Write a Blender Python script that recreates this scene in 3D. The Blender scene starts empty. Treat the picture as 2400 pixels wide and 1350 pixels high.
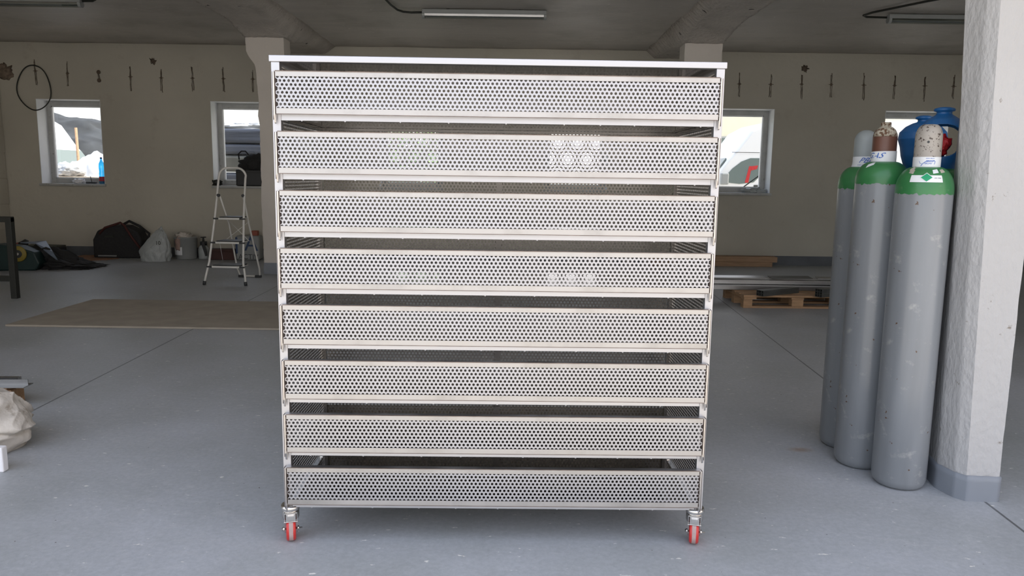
import bpy, bmesh, math, random
import numpy as np
from mathutils import Vector, Matrix, noise as mnoise
random.seed(7)
C = bpy.context.scene
COL = C.collection
PI = math.pi
R = math.radians

# ---------------------------------------------------------------- camera
cam_d = bpy.data.cameras.new('camera')
cam = bpy.data.objects.new('camera', cam_d); COL.objects.link(cam)
cam_d.sensor_fit = 'HORIZONTAL'; cam_d.sensor_width = 36.0
cam_d.lens = 1780.0 / 2400.0 * 36.0
cam_d.clip_start = 0.05; cam_d.clip_end = 500
CZ = 1.40
p, ro = R(8.3), R(0.8)
fw = Vector((0, math.cos(p), -math.sin(p))); r0 = Vector((1, 0, 0)); u0 = r0.cross(fw)
rt = math.cos(ro) * r0 + math.sin(ro) * u0
up = -math.sin(ro) * r0 + math.cos(ro) * u0
cam.matrix_world = Matrix(((rt.x, up.x, -fw.x, 0), (rt.y, up.y, -fw.y, 0), (rt.z, up.z, -fw.z, CZ), (0, 0, 0, 1)))
C.camera = cam

# ---------------------------------------------------------------- world, sun, exposure
C.view_settings.view_transform = 'Standard'
C.view_settings.look = 'None'
C.view_settings.exposure = 0.45
C.view_settings.gamma = 1.0
C.view_settings.use_curve_mapping = False
W = bpy.data.worlds.new('world'); C.world = W; W.use_nodes = True
wn, wl = W.node_tree.nodes, W.node_tree.links
bg = wn['Background']
tc = wn.new('ShaderNodeTexCoord'); sx = wn.new('ShaderNodeSeparateXYZ'); wl.new(tc.outputs['Generated'], sx.inputs[0])
ramp = wn.new('ShaderNodeValToRGB'); wl.new(sx.outputs['Z'], ramp.inputs[0])
e = ramp.color_ramp.elements
e[0].position = 0.0; e[0].color = (0.98, 0.97, 0.93, 1)
e[1].position = 0.75; e[1].color = (0.80, 0.92, 1.20, 1)
m_ = ramp.color_ramp.elements.new(0.22); m_.color = (0.82, 0.88, 0.98, 1)
# warm bright side towards the sun (+x)
mr = wn.new('ShaderNodeMapRange'); mr.inputs[1].default_value = -0.4; mr.inputs[2].default_value = 0.9
wl.new(sx.outputs['X'], mr.inputs[0])
mx = wn.new('ShaderNodeMix'); mx.data_type = 'RGBA'; mx.blend_type = 'MULTIPLY'
mx.inputs[7].default_value = (1.18, 1.0, 0.86, 1)
wl.new(mr.outputs[0], mx.inputs[0]); wl.new(ramp.outputs[0], mx.inputs[6])
wl.new(mx.outputs[2], bg.inputs['Color'])
bg.inputs['Strength'].default_value = 1.35
sd = bpy.data.lights.new('sun', 'SUN'); sd.energy = 6.0; sd.angle = R(0.55); sd.color = (1.0, 0.93, 0.82)
sun = bpy.data.objects.new('sun', sd); COL.objects.link(sun)
sun.rotation_euler = (Vector((-math.cos(R(42)), math.cos(R(42)) * 0.05, -math.sin(R(42)))).to_track_quat('-Z', 'Y')).to_euler()

# ---------------------------------------------------------------- materials
def nd(nt, t, **k):
    n = nt.nodes.new(t)
    for a, b in k.items(): setattr(n, a, b)
    return n
MATS = {}
def mat(name, col, rough=0.6, metal=0.0, var=0.0, vscale=3.0, bump=0.0, bscale=20.0, stretch=None, dirt=None, dscale=4.0, dlo=0.55, dhi=0.7, rvar=0.0, coat=0.0, spec=0.5, spots=None, sscale=60, slo=0.70, shi=0.73):
    """principled with noise variation, a dirt layer and bump; all in object space"""
    m = bpy.data.materials.new(name); m.use_nodes = True; nt = m.node_tree
    b = nt.nodes['Principled BSDF']
    b.inputs['Roughness'].default_value = rough; b.inputs['Metallic'].default_value = metal
    b.inputs['Specular IOR Level'].default_value = spec
    if coat: b.inputs['Coat Weight'].default_value = coat; b.inputs['Coat Roughness'].default_value = 0.12
    t = nd(nt, 'ShaderNodeTexCoord'); vec = t.outputs['Object']
    if stretch:
        mp = nd(nt, 'ShaderNodeMapping'); mp.inputs['Scale'].default_value = stretch
        nt.links.new(vec, mp.inputs[0]); vec = mp.outputs[0]
    out = None
    c4 = (*col, 1)
    if var or rvar:
        n = nd(nt, 'ShaderNodeTexNoise'); n.inputs['Scale'].default_value = vscale; n.inputs['Detail'].default_value = 6
        nt.links.new(vec, n.inputs['Vector'])
        if var:
            rp = nd(nt, 'ShaderNodeValToRGB'); nt.links.new(n.outputs[0], rp.inputs[0])
            rp.color_ramp.elements[0].position = 0.3; rp.color_ramp.elements[1].position = 0.7
            rp.color_ramp.elements[0].color = (*[max(0, c * (1 - var)) for c in col], 1)
            rp.color_ramp.elements[1].color = (*[min(1, c * (1 + var)) for c in col], 1)
            out = rp.outputs[0]
        if rvar:
            mr = nd(nt, 'ShaderNodeMapRange'); mr.inputs[1].default_value = 0.3; mr.inputs[2].default_value = 0.7
            mr.inputs[3].default_value = rough - rvar; mr.inputs[4].default_value = rough + rvar
            nt.links.new(n.outputs[0], mr.inputs[0]); nt.links.new(mr.outputs[0], b.inputs['Roughness'])
    if dirt:
        n2 = nd(nt, 'ShaderNodeTexNoise'); n2.inputs['Scale'].default_value = dscale; n2.inputs['Detail'].default_value = 8; n2.inputs['Roughness'].default_value = 0.65
        nt.links.new(t.outputs['Object'], n2.inputs['Vector'])
        mr2 = nd(nt, 'ShaderNodeMapRange'); mr2.inputs[1].default_value = dlo; mr2.inputs[2].default_value = dhi
        nt.links.new(n2.outputs[0], mr2.inputs[0])
        mix = nd(nt, 'ShaderNodeMix', data_type='RGBA'); nt.links.new(mr2.outputs[0], mix.inputs[0])
        if out: nt.links.new(out, mix.inputs[6])
        else: mix.inputs[6].default_value = c4
        mix.inputs[7].default_value = (*dirt, 1); out = mix.outputs[2]
    if spots:
        n4 = nd(nt, 'ShaderNodeTexNoise'); n4.inputs['Scale'].default_value = sscale; n4.inputs['Detail'].default_value = 3
        nt.links.new(t.outputs['Object'], n4.inputs['Vector'])
        mr4 = nd(nt, 'ShaderNodeMapRange'); mr4.inputs[1].default_value = slo; mr4.inputs[2].default_value = shi
        nt.links.new(n4.outputs[0], mr4.inputs[0])
        mx4 = nd(nt, 'ShaderNodeMix', data_type='RGBA'); nt.links.new(mr4.outputs[0], mx4.inputs[0])
        if out: nt.links.new(out, mx4.inputs[6])
        else: mx4.inputs[6].default_value = c4
        mx4.inputs[7].default_value = (*spots, 1); out = mx4.outputs[2]
    if out: nt.links.new(out, b.inputs['Base Color'])
    else: b.inputs['Base Color'].default_value = c4
    if bump:
        n3 = nd(nt, 'ShaderNodeTexNoise'); n3.inputs['Scale'].default_value = bscale; n3.inputs['Detail'].default_value = 5
        nt.links.new(vec, n3.inputs['Vector'])
        bp = nd(nt, 'ShaderNodeBump'); bp.inputs['Strength'].default_value = bump; bp.inputs['Distance'].default_value = 0.02
        nt.links.new(n3.outputs[0], bp.inputs['Height']); nt.links.new(bp.outputs[0], b.inputs['Normal'])
    MATS[name] = m
    return m

M_wall = mat('wall_plaster', (0.54, 0.515, 0.44), 0.85, var=0.10, vscale=0.7, bump=0.25, bscale=14, dirt=(0.40, 0.36, 0.30), dscale=2.6, dlo=0.60, dhi=0.85)
M_ceil = mat('ceiling_concrete', (0.52, 0.49, 0.45), 0.5, var=0.10, vscale=1.3, bump=0.5, bscale=9, stretch=(0.5, 5, 1), dirt=(0.40, 0.38, 0.34), dscale=1.2, dlo=0.5, dhi=0.7, rvar=0.1, spots=(0.72, 0.70, 0.66), sscale=24, slo=0.70, shi=0.73)
M_beam = mat('beam_concrete', (0.50, 0.465, 0.42), 0.7, var=0.12, vscale=3, bump=1.0, bscale=22, dirt=(0.30, 0.27, 0.23), dscale=3, dlo=0.6, dhi=0.75, spots=(0.08, 0.07, 0.06), sscale=7, slo=0.70, shi=0.72)
M_col = mat('column_paint', (0.66, 0.62, 0.57), 0.75, var=0.05, vscale=2, bump=0.2, bscale=12, dirt=(0.40, 0.36, 0.31), dscale=3.5, dlo=0.64, dhi=0.74)
M_white_col = mat('white_rough_plaster', (0.455, 0.45, 0.445), 0.5, var=0.05, vscale=3, bump=0.38, bscale=50, stretch=(1, 1, 0.5), dirt=(0.22, 0.19, 0.16), dscale=16, dlo=0.655, dhi=0.70)
M_base = mat('grey_base_paint', (0.23, 0.25, 0.28), 0.5, var=0.1, vscale=4, dirt=(0.3, 0.32, 0.34), dscale=14, dlo=0.68, dhi=0.72)
M_white = mat('white_paint', (0.80, 0.82, 0.84), 0.5, var=0.03)
M_pvc = mat('dirty_pvc', (0.46, 0.47, 0.46), 0.5, var=0.12, vscale=6, dirt=(0.25, 0.24, 0.22), dscale=12, dlo=0.6, dhi=0.7)
M_sash = mat('clean_pvc', (0.75, 0.77, 0.78), 0.35)
M_rust = mat('rust_dark', (0.13, 0.10, 0.075), 0.9, var=0.3, vscale=20)
M_sm_rust = mat('rust_stain', (0.22, 0.17, 0.13), 0.9, var=0.3, vscale=20)
M_steel = mat('brushed_steel', (0.53, 0.515, 0.50), 0.46, 1.0, var=0.06, vscale=5, rvar=0.10, dirt=(0.40, 0.385, 0.37), dscale=3.6, dlo=0.5, dhi=0.75)
M_rail = mat('rail_steel', (0.58, 0.58, 0.60), 0.45, 1.0, var=0.04, vscale=3, rvar=0.06)
M_brown_shade = mat('brown_edge_and_shade', (0.17, 0.13, 0.11), 0.5, 0.6, var=0.3, vscale=25)  # brown edge strips, and contact shade painted in under the drawer fronts
M_sheet = mat('perforated_steel', (0.51, 0.51, 0.53), 0.47, 1.0, var=0.05, vscale=2.2, rvar=0.05)
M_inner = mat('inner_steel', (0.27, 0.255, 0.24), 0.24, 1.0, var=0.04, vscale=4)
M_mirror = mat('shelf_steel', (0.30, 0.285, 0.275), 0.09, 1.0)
M_rod = mat('rod_steel', (0.64, 0.61, 0.58), 0.28, 1.0)
M_zinc = mat('zinc_steel', (0.70, 0.68, 0.65), 0.25, 1.0, var=0.08, vscale=30)
M_red_pu = mat('red_polyurethane', (0.55, 0.035, 0.03), 0.35)
M_tread = mat('worn_tread', (0.42, 0.31, 0.29), 0.7, var=0.1, vscale=40)
M_cyl = mat('cylinder_grey', (0.225, 0.24, 0.255), 0.33, var=0.10, vscale=14, stretch=(1, 1, 0.12), dirt=(0.40, 0.40, 0.39), dscale=11, dlo=0.59, dhi=0.74, coat=0.4, rvar=0.05, spots=(0.10, 0.055, 0.03), sscale=34, slo=0.715, shi=0.73)
M_green = mat('cylinder_green', (0.035, 0.19, 0.06), 0.35, var=0.15, vscale=8, dirt=(0.16, 0.28, 0.14), dscale=14, dlo=0.66, dhi=0.8, coat=0.2)
M_capg = mat('cap_grey', (0.30, 0.33, 0.33), 0.4, var=0.08, vscale=10)
M_capb = mat('cap_brown', (0.13, 0.058, 0.038), 0.4, var=0.1, vscale=10, dirt=(0.3, 0.26, 0.2), dscale=25, dlo=0.66, dhi=0.7)
M_capw = mat('cap_worn', (0.36, 0.33, 0.29), 0.45, var=0.08, vscale=10, dirt=(0.06, 0.04, 0.03), dscale=55, dlo=0.575, dhi=0.60)
M_capworn = mat('cap_chipped', (0.40, 0.36, 0.28), 0.7, var=0.25, vscale=40, dirt=(0.12, 0.06, 0.03), dscale=60, dlo=0.5, dhi=0.55)
M_blue = mat('blue_plastic', (0.016, 0.12, 0.33), 0.38)
M_redp = mat('red_plastic', (0.50, 0.02, 0.025), 0.35, bump=0.5, bscale=60)
M_paper = mat('label_paper', (0.78, 0.80, 0.82), 0.6, var=0.04, vscale=30)
M_oldpaper = mat('old_label_paper', (0.42, 0.38, 0.32), 0.7, var=0.25, vscale=60)
M_ink = mat('blue_ink', (0.02, 0.12, 0.50), 0.6)
M_black_ink = mat('dark_ink', (0.10, 0.10, 0.11), 0.6)
M_diamond = mat('green_ink', (0.01, 0.33, 0.14), 0.5)
M_wood = mat('pallet_wood', (0.36, 0.22, 0.12), 0.8, var=0.2, vscale=5, stretch=(1, 6, 6), bump=0.2)
M_wood2 = mat('plank_wood', (0.42, 0.27, 0.165), 0.8, var=0.15, vscale=4, stretch=(1, 8, 8), bump=0.2)
M_osb = mat('board_tan', (0.36, 0.32, 0.26), 0.8, var=0.10, vscale=5, dirt=(0.36, 0.29, 0.2), dscale=30, dlo=0.62, dhi=0.7)
M_card = mat('cardboard', (0.32, 0.18, 0.11), 0.85, var=0.12, vscale=5)
M_tube = mat('steel_tube', (0.34, 0.34, 0.34), 0.3, 0.9, var=0.1, vscale=6)
M_dtube = mat('dark_steel_tube', (0.13, 0.135, 0.13), 0.42, 0.6, var=0.15, vscale=6)
M_dark = mat('dark_metal', (0.035, 0.037, 0.032), 0.55, 0.3, var=0.1)
M_black = mat('black_fabric', (0.022, 0.022, 0.023), 0.8, var=0.2, vscale=30)
M_blackp = mat('black_plastic', (0.03, 0.032, 0.034), 0.4)
M_orange = mat('orange_plastic', (0.30, 0.075, 0.04), 0.5)
M_redstrap = mat('red_strap', (0.07, 0.018, 0.015), 0.7)
M_teal = mat('teal_machine', (0.008, 0.030, 0.029), 0.5, var=0.15, vscale=10)
M_yel = mat('yellow_disc', (0.26, 0.20, 0.03), 0.5)
M_olive = mat('olive_box', (0.075, 0.08, 0.06), 0.7, var=0.15)
M_bluegrey = mat('blue_grey_sheet', (0.16, 0.20, 0.26), 0.4, var=0.2, vscale=8)
M_ladder = mat('ladder_white', (0.72, 0.71, 0.67), 0.35)
M_bag = mat('white_plastic_bag', (0.42, 0.45, 0.45), 0.35, var=0.08, vscale=8, bump=0.4, bscale=30)
M_pail = mat('cloudy_plastic', (0.30, 0.315, 0.31), 0.4, var=0.06)
M_rag = mat('dirty_canvas', (0.60, 0.56, 0.50), 0.85, var=0.14, vscale=9, bump=0.35, bscale=30, dirt=(0.30, 0.26, 0.21), dscale=8, dlo=0.58, dhi=0.68)
M_foam = mat('white_foam', (0.88, 0.88, 0.90), 0.6)
M_bpaint = mat('blue_print', (0.03, 0.06, 0.14), 0.5)
M_van = mat('van_white', (0.85, 0.86, 0.86), 0.3, coat=0.4)
M_vglass = mat('van_glass', (0.16, 0.20, 0.19), 0.08)
M_yard = mat('yard_concrete', (0.50, 0.47, 0.42), 0.9, var=0.15, vscale=0.8)
M_cream = mat('cream_render', (0.92, 0.86, 0.68), 0.9, var=0.03)
M_leaf = mat('leaf_green', (0.16, 0.32, 0.07), 0.6, var=0.3, vscale=5)
M_dhill = mat('dark_hill', (0.05, 0.055, 0.06), 0.9, var=0.4, vscale=0.8, bump=0.5)
M_heap = mat('white_tarp', (0.62, 0.65, 0.70), 0.5, var=0.08, bump=0.5, bscale=6)
M_rock = mat('tan_rubble', (0.48, 0.40, 0.32), 0.9, var=0.2, vscale=5, bump=0.5)
M_dtarp = mat('dark_wrap', (0.055, 0.065, 0.09), 0.35, var=0.4, vscale=2, bump=0.5, bscale=4, stretch=(0.4, 1, 4))

def glass_mat(name, tint=(1, 1, 1), refl=0.07):
    m = bpy.data.materials.new(name); m.use_nodes = True; nt = m.node_tree; nt.nodes.clear()
    o = nd(nt, 'ShaderNodeOutputMaterial'); t = nd(nt, 'ShaderNodeBsdfTransparent'); g = nd(nt, 'ShaderNodeBsdfGlossy')
    t.inputs[0].default_value = (*tint, 1); g.inputs['Roughness'].default_value = 0.02
    x = nd(nt, 'ShaderNodeMixShader'); x.inputs[0].default_value = refl
    nt.links.new(t.outputs[0], x.inputs[1]); nt.links.new(g.outputs[0], x.inputs[2]); nt.links.new(x.outputs[0], o.inputs[0])
    return m
M_pane = glass_mat('window_glass', (0.97, 0.98, 0.98))
M_lampglass = glass_mat('lamp_cover', (0.72, 0.76, 0.74), 0.30)
M_bottle = glass_mat('blue_bottle_plastic', (0.18, 0.62, 0.86), 0.12)

# floor: grey paint with scuffs, white flecks, joints along the column rows
def floor_mat():
    m = bpy.data.materials.new('floor_paint'); m.use_nodes = True; nt = m.node_tree; L = nt.links.new
    b = nt.nodes['Principled BSDF']; t = nd(nt, 'ShaderNodeTexCoord'); O = t.outputs['Object']
    n = nd(nt, 'ShaderNodeTexNoise'); n.inputs['Scale'].default_value = 0.9; n.inputs['Detail'].default_value = 8; n.inputs['Roughness'].default_value = 0.6
    L(O, n.inputs['Vector'])
    r = nd(nt, 'ShaderNodeValToRGB'); L(n.outputs[0], r.inputs[0])
    r.color_ramp.elements[0].position = 0.3; r.color_ramp.elements[0].color = (0.315, 0.332, 0.330, 1)
    r.color_ramp.elements[1].position = 0.72; r.color_ramp.elements[1].color = (0.445, 0.462, 0.49, 1)
    # scuffs
    mp = nd(nt, 'ShaderNodeMapping'); mp.inputs['Scale'].default_value = (3.2, 5.5, 1); mp.inputs['Rotation'].default_value = (0, 0, 0.5); L(O, mp.inputs[0])
    n2 = nd(nt, 'ShaderNodeTexNoise'); n2.inputs['Scale'].default_value = 3.6; n2.inputs['Detail'].default_value = 10; n2.inputs['Roughness'].default_value = 0.72
    L(mp.outputs[0], n2.inputs['Vector'])
    a = nd(nt, 'ShaderNodeMapRange'); a.inputs[1].default_value = 0.52; a.inputs[2].default_value = 0.74; a.inputs[4].default_value = 0.8; L(n2.outputs[0], a.inputs[0])
    n2b = nd(nt, 'ShaderNodeTexNoise'); n2b.inputs['Scale'].default_value = 0.8; L(O, n2b.inputs['Vector'])
    a2 = nd(nt, 'ShaderNodeMapRange'); a2.inputs[1].default_value = 0.38; a2.inputs[2].default_value = 0.6; L(n2b.outputs[0], a2.inputs[0])
    mu = nd(nt, 'ShaderNodeMath', operation='MULTIPLY'); L(a.outputs[0], mu.inputs[0]); L(a2.outputs[0], mu.inputs[1])
    x = nd(nt, 'ShaderNodeMix', data_type='RGBA'); L(mu.outputs[0], x.inputs[0]); L(r.outputs[0], x.inputs[6]); x.inputs[7].default_value = (0.485, 0.495, 0.50, 1)
    # flecks
    v = nd(nt, 'ShaderNodeTexNoise'); v.inputs['Scale'].default_value = 22; v.inputs['Detail'].default_value = 5; v.inputs['Roughness'].default_value = 0.6
    mp3 = nd(nt, 'ShaderNodeMapping'); mp3.inputs['Scale'].default_value = (0.7, 1.8, 1); L(O, mp3.inputs[0]); L(mp3.outputs[0], v.inputs['Vector'])
    a3 = nd(nt, 'ShaderNodeMapRange'); a3.inputs[1].default_value = 0.665; a3.inputs[2].default_value = 0.69; L(v.outputs[0], a3.inputs[0])
    x2 = nd(nt, 'ShaderNodeMix', data_type='RGBA'); L(a3.outputs[0], x2.inputs[0]); L(x.outputs[2], x2.inputs[6]); x2.inputs[7].default_value = (0.76, 0.75, 0.70, 1)
    v4 = nd(nt, 'ShaderNodeTexNoise'); v4.inputs['Scale'].default_value = 45; v4.inputs['Detail'].default_value = 2; v4.inputs['W' if False else 'Roughness'].default_value = 0.4
    mp4 = nd(nt, 'ShaderNodeMapping'); mp4.inputs['Location'].default_value = (7, 3, 0); L(O, mp4.inputs[0]); L(mp4.outputs[0], v4.inputs['Vector'])
    a4 = nd(nt, 'ShaderNodeMapRange'); a4.inputs[1].default_value = 0.77; a4.inputs[2].default_value = 0.79; L(v4.outputs[0], a4.inputs[0])
    x3 = nd(nt, 'ShaderNodeMix', data_type='RGBA'); L(a4.outputs[0], x3.inputs[0]); L(x2.outputs[2], x3.inputs[6]); x3.inputs[7].default_value = (0.10, 0.09, 0.08, 1)
    # joints
    s = nd(nt, 'ShaderNodeSeparateXYZ'); L(O, s.inputs[0])
    prev = x3.outputs[2]
    def line(expr_a, expr_b, w):
        nonlocal prev   # |x - (a + b*y)| < w
        k = nd(nt, 'ShaderNodeMath', operation='MULTIPLY_ADD'); L(s.outputs['Y'], k.inputs[0]); k.inputs[1].default_value = -expr_b; k.inputs[2].default_value = -expr_a
        q = nd(nt, 'ShaderNodeMath', operation='ADD'); L(s.outputs['X'], q.inputs[0]); L(k.outputs[0], q.inputs[1])
        ab = nd(nt, 'ShaderNodeMath', operation='ABSOLUTE'); L(q.outputs[0], ab.inputs[0])
        lt = nd(nt, 'ShaderNodeMath', operation='LESS_THAN'); L(ab.outputs[0], lt.inputs[0]); lt.inputs[1].default_value = w
        sc = nd(nt, 'ShaderNodeMath', operation='MULTIPLY'); L(lt.outputs[0], sc.inputs[0]); sc.inputs[1].default_value = 0.7
        y = nd(nt, 'ShaderNodeMix', data_type='RGBA'); L(sc.outputs[0], y.inputs[0]); L(prev, y.inputs[6]); y.inputs[7].default_value = (0.035, 0.035, 0.035, 1); prev = y.outputs[2]
    line(1.92, 0.0615, 0.006)
    line(-2.69, -0.0285, 0.006)
    # orange paint stain
    mp5 = nd(nt, 'ShaderNodeMapping'); mp5.inputs['Location'].default_value = (-1.53, -3.84, 0); L(O, mp5.inputs[0])
    mp6 = nd(nt, 'ShaderNodeMapping'); mp6.inputs['Scale'].default_value = (14, 26, 1); L(mp5.outputs[0], mp6.inputs[0])
    ln = nd(nt, 'ShaderNodeVectorMath', operation='LENGTH'); L(mp6.outputs[0], ln.inputs[0])
    a5 = nd(nt, 'ShaderNodeMapRange'); a5.inputs[1].default_value = 1.15; a5.inputs[2].default_value = 0.3; a5.inputs[4].default_value = 0.6; L(ln.outputs['Value'], a5.inputs[0])
    x5 = nd(nt, 'ShaderNodeMix', data_type='RGBA'); L(a5.outputs[0], x5.inputs[0]); L(prev, x5.inputs[6]); x5.inputs[7].default_value = (0.30, 0.19, 0.11, 1)
    g = nd(nt, 'ShaderNodeTexNoise'); g.inputs['Scale'].default_value = 45; g.inputs['Detail'].default_value = 6; g.inputs['Roughness'].default_value = 0.75; L(O, g.inputs['Vector'])
    gm = nd(nt, 'ShaderNodeMapRange'); gm.inputs[1].default_value = 0.25; gm.inputs[2].default_value = 0.75; gm.inputs[3].default_value = 0.84; gm.inputs[4].default_value = 1.16; L(g.outputs[0], gm.inputs[0])
    gx = nd(nt, 'ShaderNodeVectorMath', operation='SCALE'); L(x5.outputs[2], gx.inputs[0]); L(gm.outputs[0], gx.inputs['Scale'])
    # long thin scratches
    m7 = nd(nt, 'ShaderNodeMapping'); m7.inputs['Scale'].default_value = (1.5, 14, 1); m7.inputs['Rotation'].default_value = (0, 0, -0.6); L(O, m7.inputs[0])
    s7 = nd(nt, 'ShaderNodeTexNoise'); s7.inputs['Scale'].default_value = 5; s7.inputs['Detail'].default_value = 8; s7.inputs['Roughness'].default_value = 0.7; L(m7.outputs[0], s7.inputs['Vector'])
    a7 = nd(nt, 'ShaderNodeMapRange'); a7.inputs[1].default_value = 0.66; a7.inputs[2].default_value = 0.74; a7.inputs[4].default_value = 0.7; L(s7.outputs[0], a7.inputs[0])
    x7 = nd(nt, 'ShaderNodeMix', data_type='RGBA'); L(a7.outputs[0], x7.inputs[0]); L(gx.outputs[0], x7.inputs[6]); x7.inputs[7].default_value = (0.58, 0.59, 0.59, 1)
    L(x7.outputs[2], b.inputs['Base Color'])
    rr = nd(nt, 'ShaderNodeMapRange'); rr.inputs[1].default_value = 0.3; rr.inputs[2].default_value = 0.7; rr.inputs[3].default_value = 0.38; rr.inputs[4].default_value = 0.55
    L(n.outputs[0], rr.inputs[0]); L(rr.outputs[0], b.inputs['Roughness'])
    bp = nd(nt, 'ShaderNodeBump'); bp.inputs['Strength'].default_value = 0.15; bp.inputs['Distance'].default_value = 0.01; L(n2.outputs[0], bp.inputs['Height']); L(bp.outputs[0], b.inputs['Normal'])
    return m
M_floor = floor_mat()

# ---------------------------------------------------------------- builders
class MB:
    def __init__(s): s.v = []; s.f = []; s.sm = []
    def add(s, vs, fs, smooth=False, mx=None):
        k = len(s.v)
        s.v += [tuple(mx @ Vector(v)) if mx else tuple(v) for v in vs]
        s.f += [tuple(i + k for i in f) for f in fs]; s.sm += [smooth] * len(fs)
        return s
    def box(s, x0, x1, y0, y1, z0, z1, mx=None):
        vs = [(x, y, z) for x in (x0, x1) for y in (y0, y1) for z in (z0, z1)]
        return s.add(vs, [(0, 1, 3, 2), (4, 6, 7, 5), (0, 4, 5, 1), (2, 3, 7, 6), (0, 2, 6, 4), (1, 5, 7, 3)], False, mx)
    def lathe(s, prof, c=(0, 0, 0), n=32, smooth=True, mx=None, caps=True):
        vs = []; fs = []
        for r, z in prof:
            for i in range(n):
                a = 2 * PI * i / n; vs.append((c[0] + r * math.cos(a), c[1] + r * math.sin(a), c[2] + z))
        for j in range(len(prof) - 1):
            for i in range(n):
                i2 = (i + 1) % n; fs.append((j * n + i, j * n + i2, (j + 1) * n + i2, (j + 1) * n + i))
        s.add(vs, fs, smooth, mx)
        if caps:
            b = len(s.v) - len(vs)
            s.f.append(tuple(b + i for i in reversed(range(n)))); s.sm.append(False)
            t = b + (len(prof) - 1) * n
            s.f.append(tuple(t + i for i in range(n))); s.sm.append(False)
        return s
    def tube(s, pts, r, n=10, closed=False, smooth=True):
        pts = [Vector(q) for q in pts]; N = len(pts); vs = []; fs = []
        prev = None
        for i, q in enumerate(pts):
            if closed: t = (pts[(i + 1) % N] - pts[i - 1]).normalized()
            else: t = (pts[min(i + 1, N - 1)] - pts[max(i - 1, 0)]).normalized()
            if prev is None:
                a = Vector((0, 0, 1)) if abs(t.z) < 0.9 else Vector((1, 0, 0)); u = t.cross(a).normalized()
            else:
                u = (prev - t * prev.dot(t)).normalized()
            prev = u; w = t.cross(u)
            rr = r[i] if isinstance(r, (list, tuple)) else r
            for k in range(n):
                a = 2 * PI * k / n; vs.append(q + (u * math.cos(a) + w * math.sin(a)) * rr)
        for j in range(N if closed else N - 1):
            for k in range(n):
                k2 = (k + 1) % n; j2 = (j + 1) % N; fs.append((j * n + k, j * n + k2, j2 * n + k2, j2 * n + k))
        if not closed: fs += [tuple(reversed(range(n))), tuple((N - 1) * n + k for k in range(n))]
        return s.add(vs, fs, smooth)
    def prism(s, poly, a0, a1, axis='y', mx=None):
        """poly of 2D points extruded along an axis; y: poly=(x,z)  x: poly=(y,z)  z: poly=(x,y)"""
        n = len(poly)
        def P(q, a): return {'y': (q[0], a, q[1]), 'x': (a, q[0], q[1]), 'z': (q[0], q[1], a)}[axis]
        vs = [P(q, a0) for q in poly] + [P(q, a1) for q in poly]
        fs = [tuple(range(n)), tuple(reversed(range(n, 2 * n)))] + [(i, i + n, (i + 1) % n + n, (i + 1) % n) for i in range(n)]
        return s.add(vs, fs, False, mx)
    def build(s, name, m, parent=None, loc=None, rot=None, bevel=0, seg=2, fix=True):
        me = bpy.data.meshes.new(name); me.from_pydata(s.v, [], s.f); me.update()
        me.polygons.foreach_set('use_smooth', s.sm)
        if fix:
            b = bmesh.new(); b.from_mesh(me); bmesh.ops.recalc_face_normals(b, faces=b.faces); b.to_mesh(me); b.free()
        me.materials.append(m)
        o = bpy.data.objects.new(name, me); COL.objects.link(o)
        if parent: o.parent = parent
        if loc: o.location = loc
        if rot: o.rotation_euler = rot
        if bevel:
            md = o.modifiers.new('bevel', 'BEVEL'); md.width = bevel; md.segments = seg; md.limit_method = 'ANGLE'; md.angle_limit = R(35)
        return o
def tag(o, label=None, cat=None, group=None, kind=None):
    if label: o['label'] = label
    if cat: o['category'] = cat
    if group: o['group'] = group
    if kind: o['kind'] = kind
    return o
def thing(name, label, cat, loc=(0, 0, 0), rz=0, group=None):
    o = bpy.data.objects.new(name, None); COL.objects.link(o); o.location = loc; o.rotation_euler = (0, 0, rz)
    o.empty_display_size = 0.1
    return tag(o, label, cat, group)
def struct(name, mb, m, parent=None, **k):
    o = mb.build(name, m, parent, **k)
    if not parent: o['kind'] = 'structure'
    return o
def copy_tree(o, parent=None):
    c = o.copy(); COL.objects.link(c); c.parent = parent
    for ch in list(o.children): copy_tree(ch, c)
    return c
def blob(name, m, parent, c, rad, amp=0.25, freq=2.0, seed=0, sub=4, flat=None, post=None):
    b = bmesh.new(); bmesh.ops.create_icosphere(b, subdivisions=sub, radius=1)
    for v in b.verts:
        d = v.co.copy()
        k = 1 + amp * mnoise.noise(d * freq + Vector((seed, seed * 2, 0))) + amp * 0.45 * mnoise.noise(d * freq * 2.7 + Vector((seed, 0, 9)))
        ridg = 1 - abs(mnoise.noise(d * freq * 1.9 + Vector((0, seed, 5)))) * amp * 0.9
        d = d * k * ridg
        v.co = Vector((d.x * rad[0], d.y * rad[1], d.z * rad[2]))
        if post: v.co = post(v.co)
        v.co += Vector(c)
        if flat is not None and v.co.z < flat: v.co.z = flat
    me = bpy.data.meshes.new(name); b.to_mesh(me); b.free()
    me.polygons.foreach_set('use_smooth', [True] * len(me.polygons)); me.materials.append(m)
    o = bpy.data.objects.new(name, me); COL.objects.link(o)
    if parent: o.parent = parent
    return o

# ---------------------------------------------------------------- room shell
YB = 12.70; ZC = 3.45; XL = -8.42; XR = 9.0; YF = 2.30
struct('floor', MB().box(XL - .3, XR + .3, YF - .3, YB + .4, -0.15, 0), M_floor)
yard = MB().box(-60, 60, -50, YF - .3, -0.2, -0.02).box(-60, 60, YB + .4, 90, -0.2, -0.02).box(-60, XL - .3, YF - .3, YB + .4, -0.2, -0.02).box(XR + .3, 60, YF - .3, YB + .4, -0.2, -0.02)
struct('ground', yard, M_yard)
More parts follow.
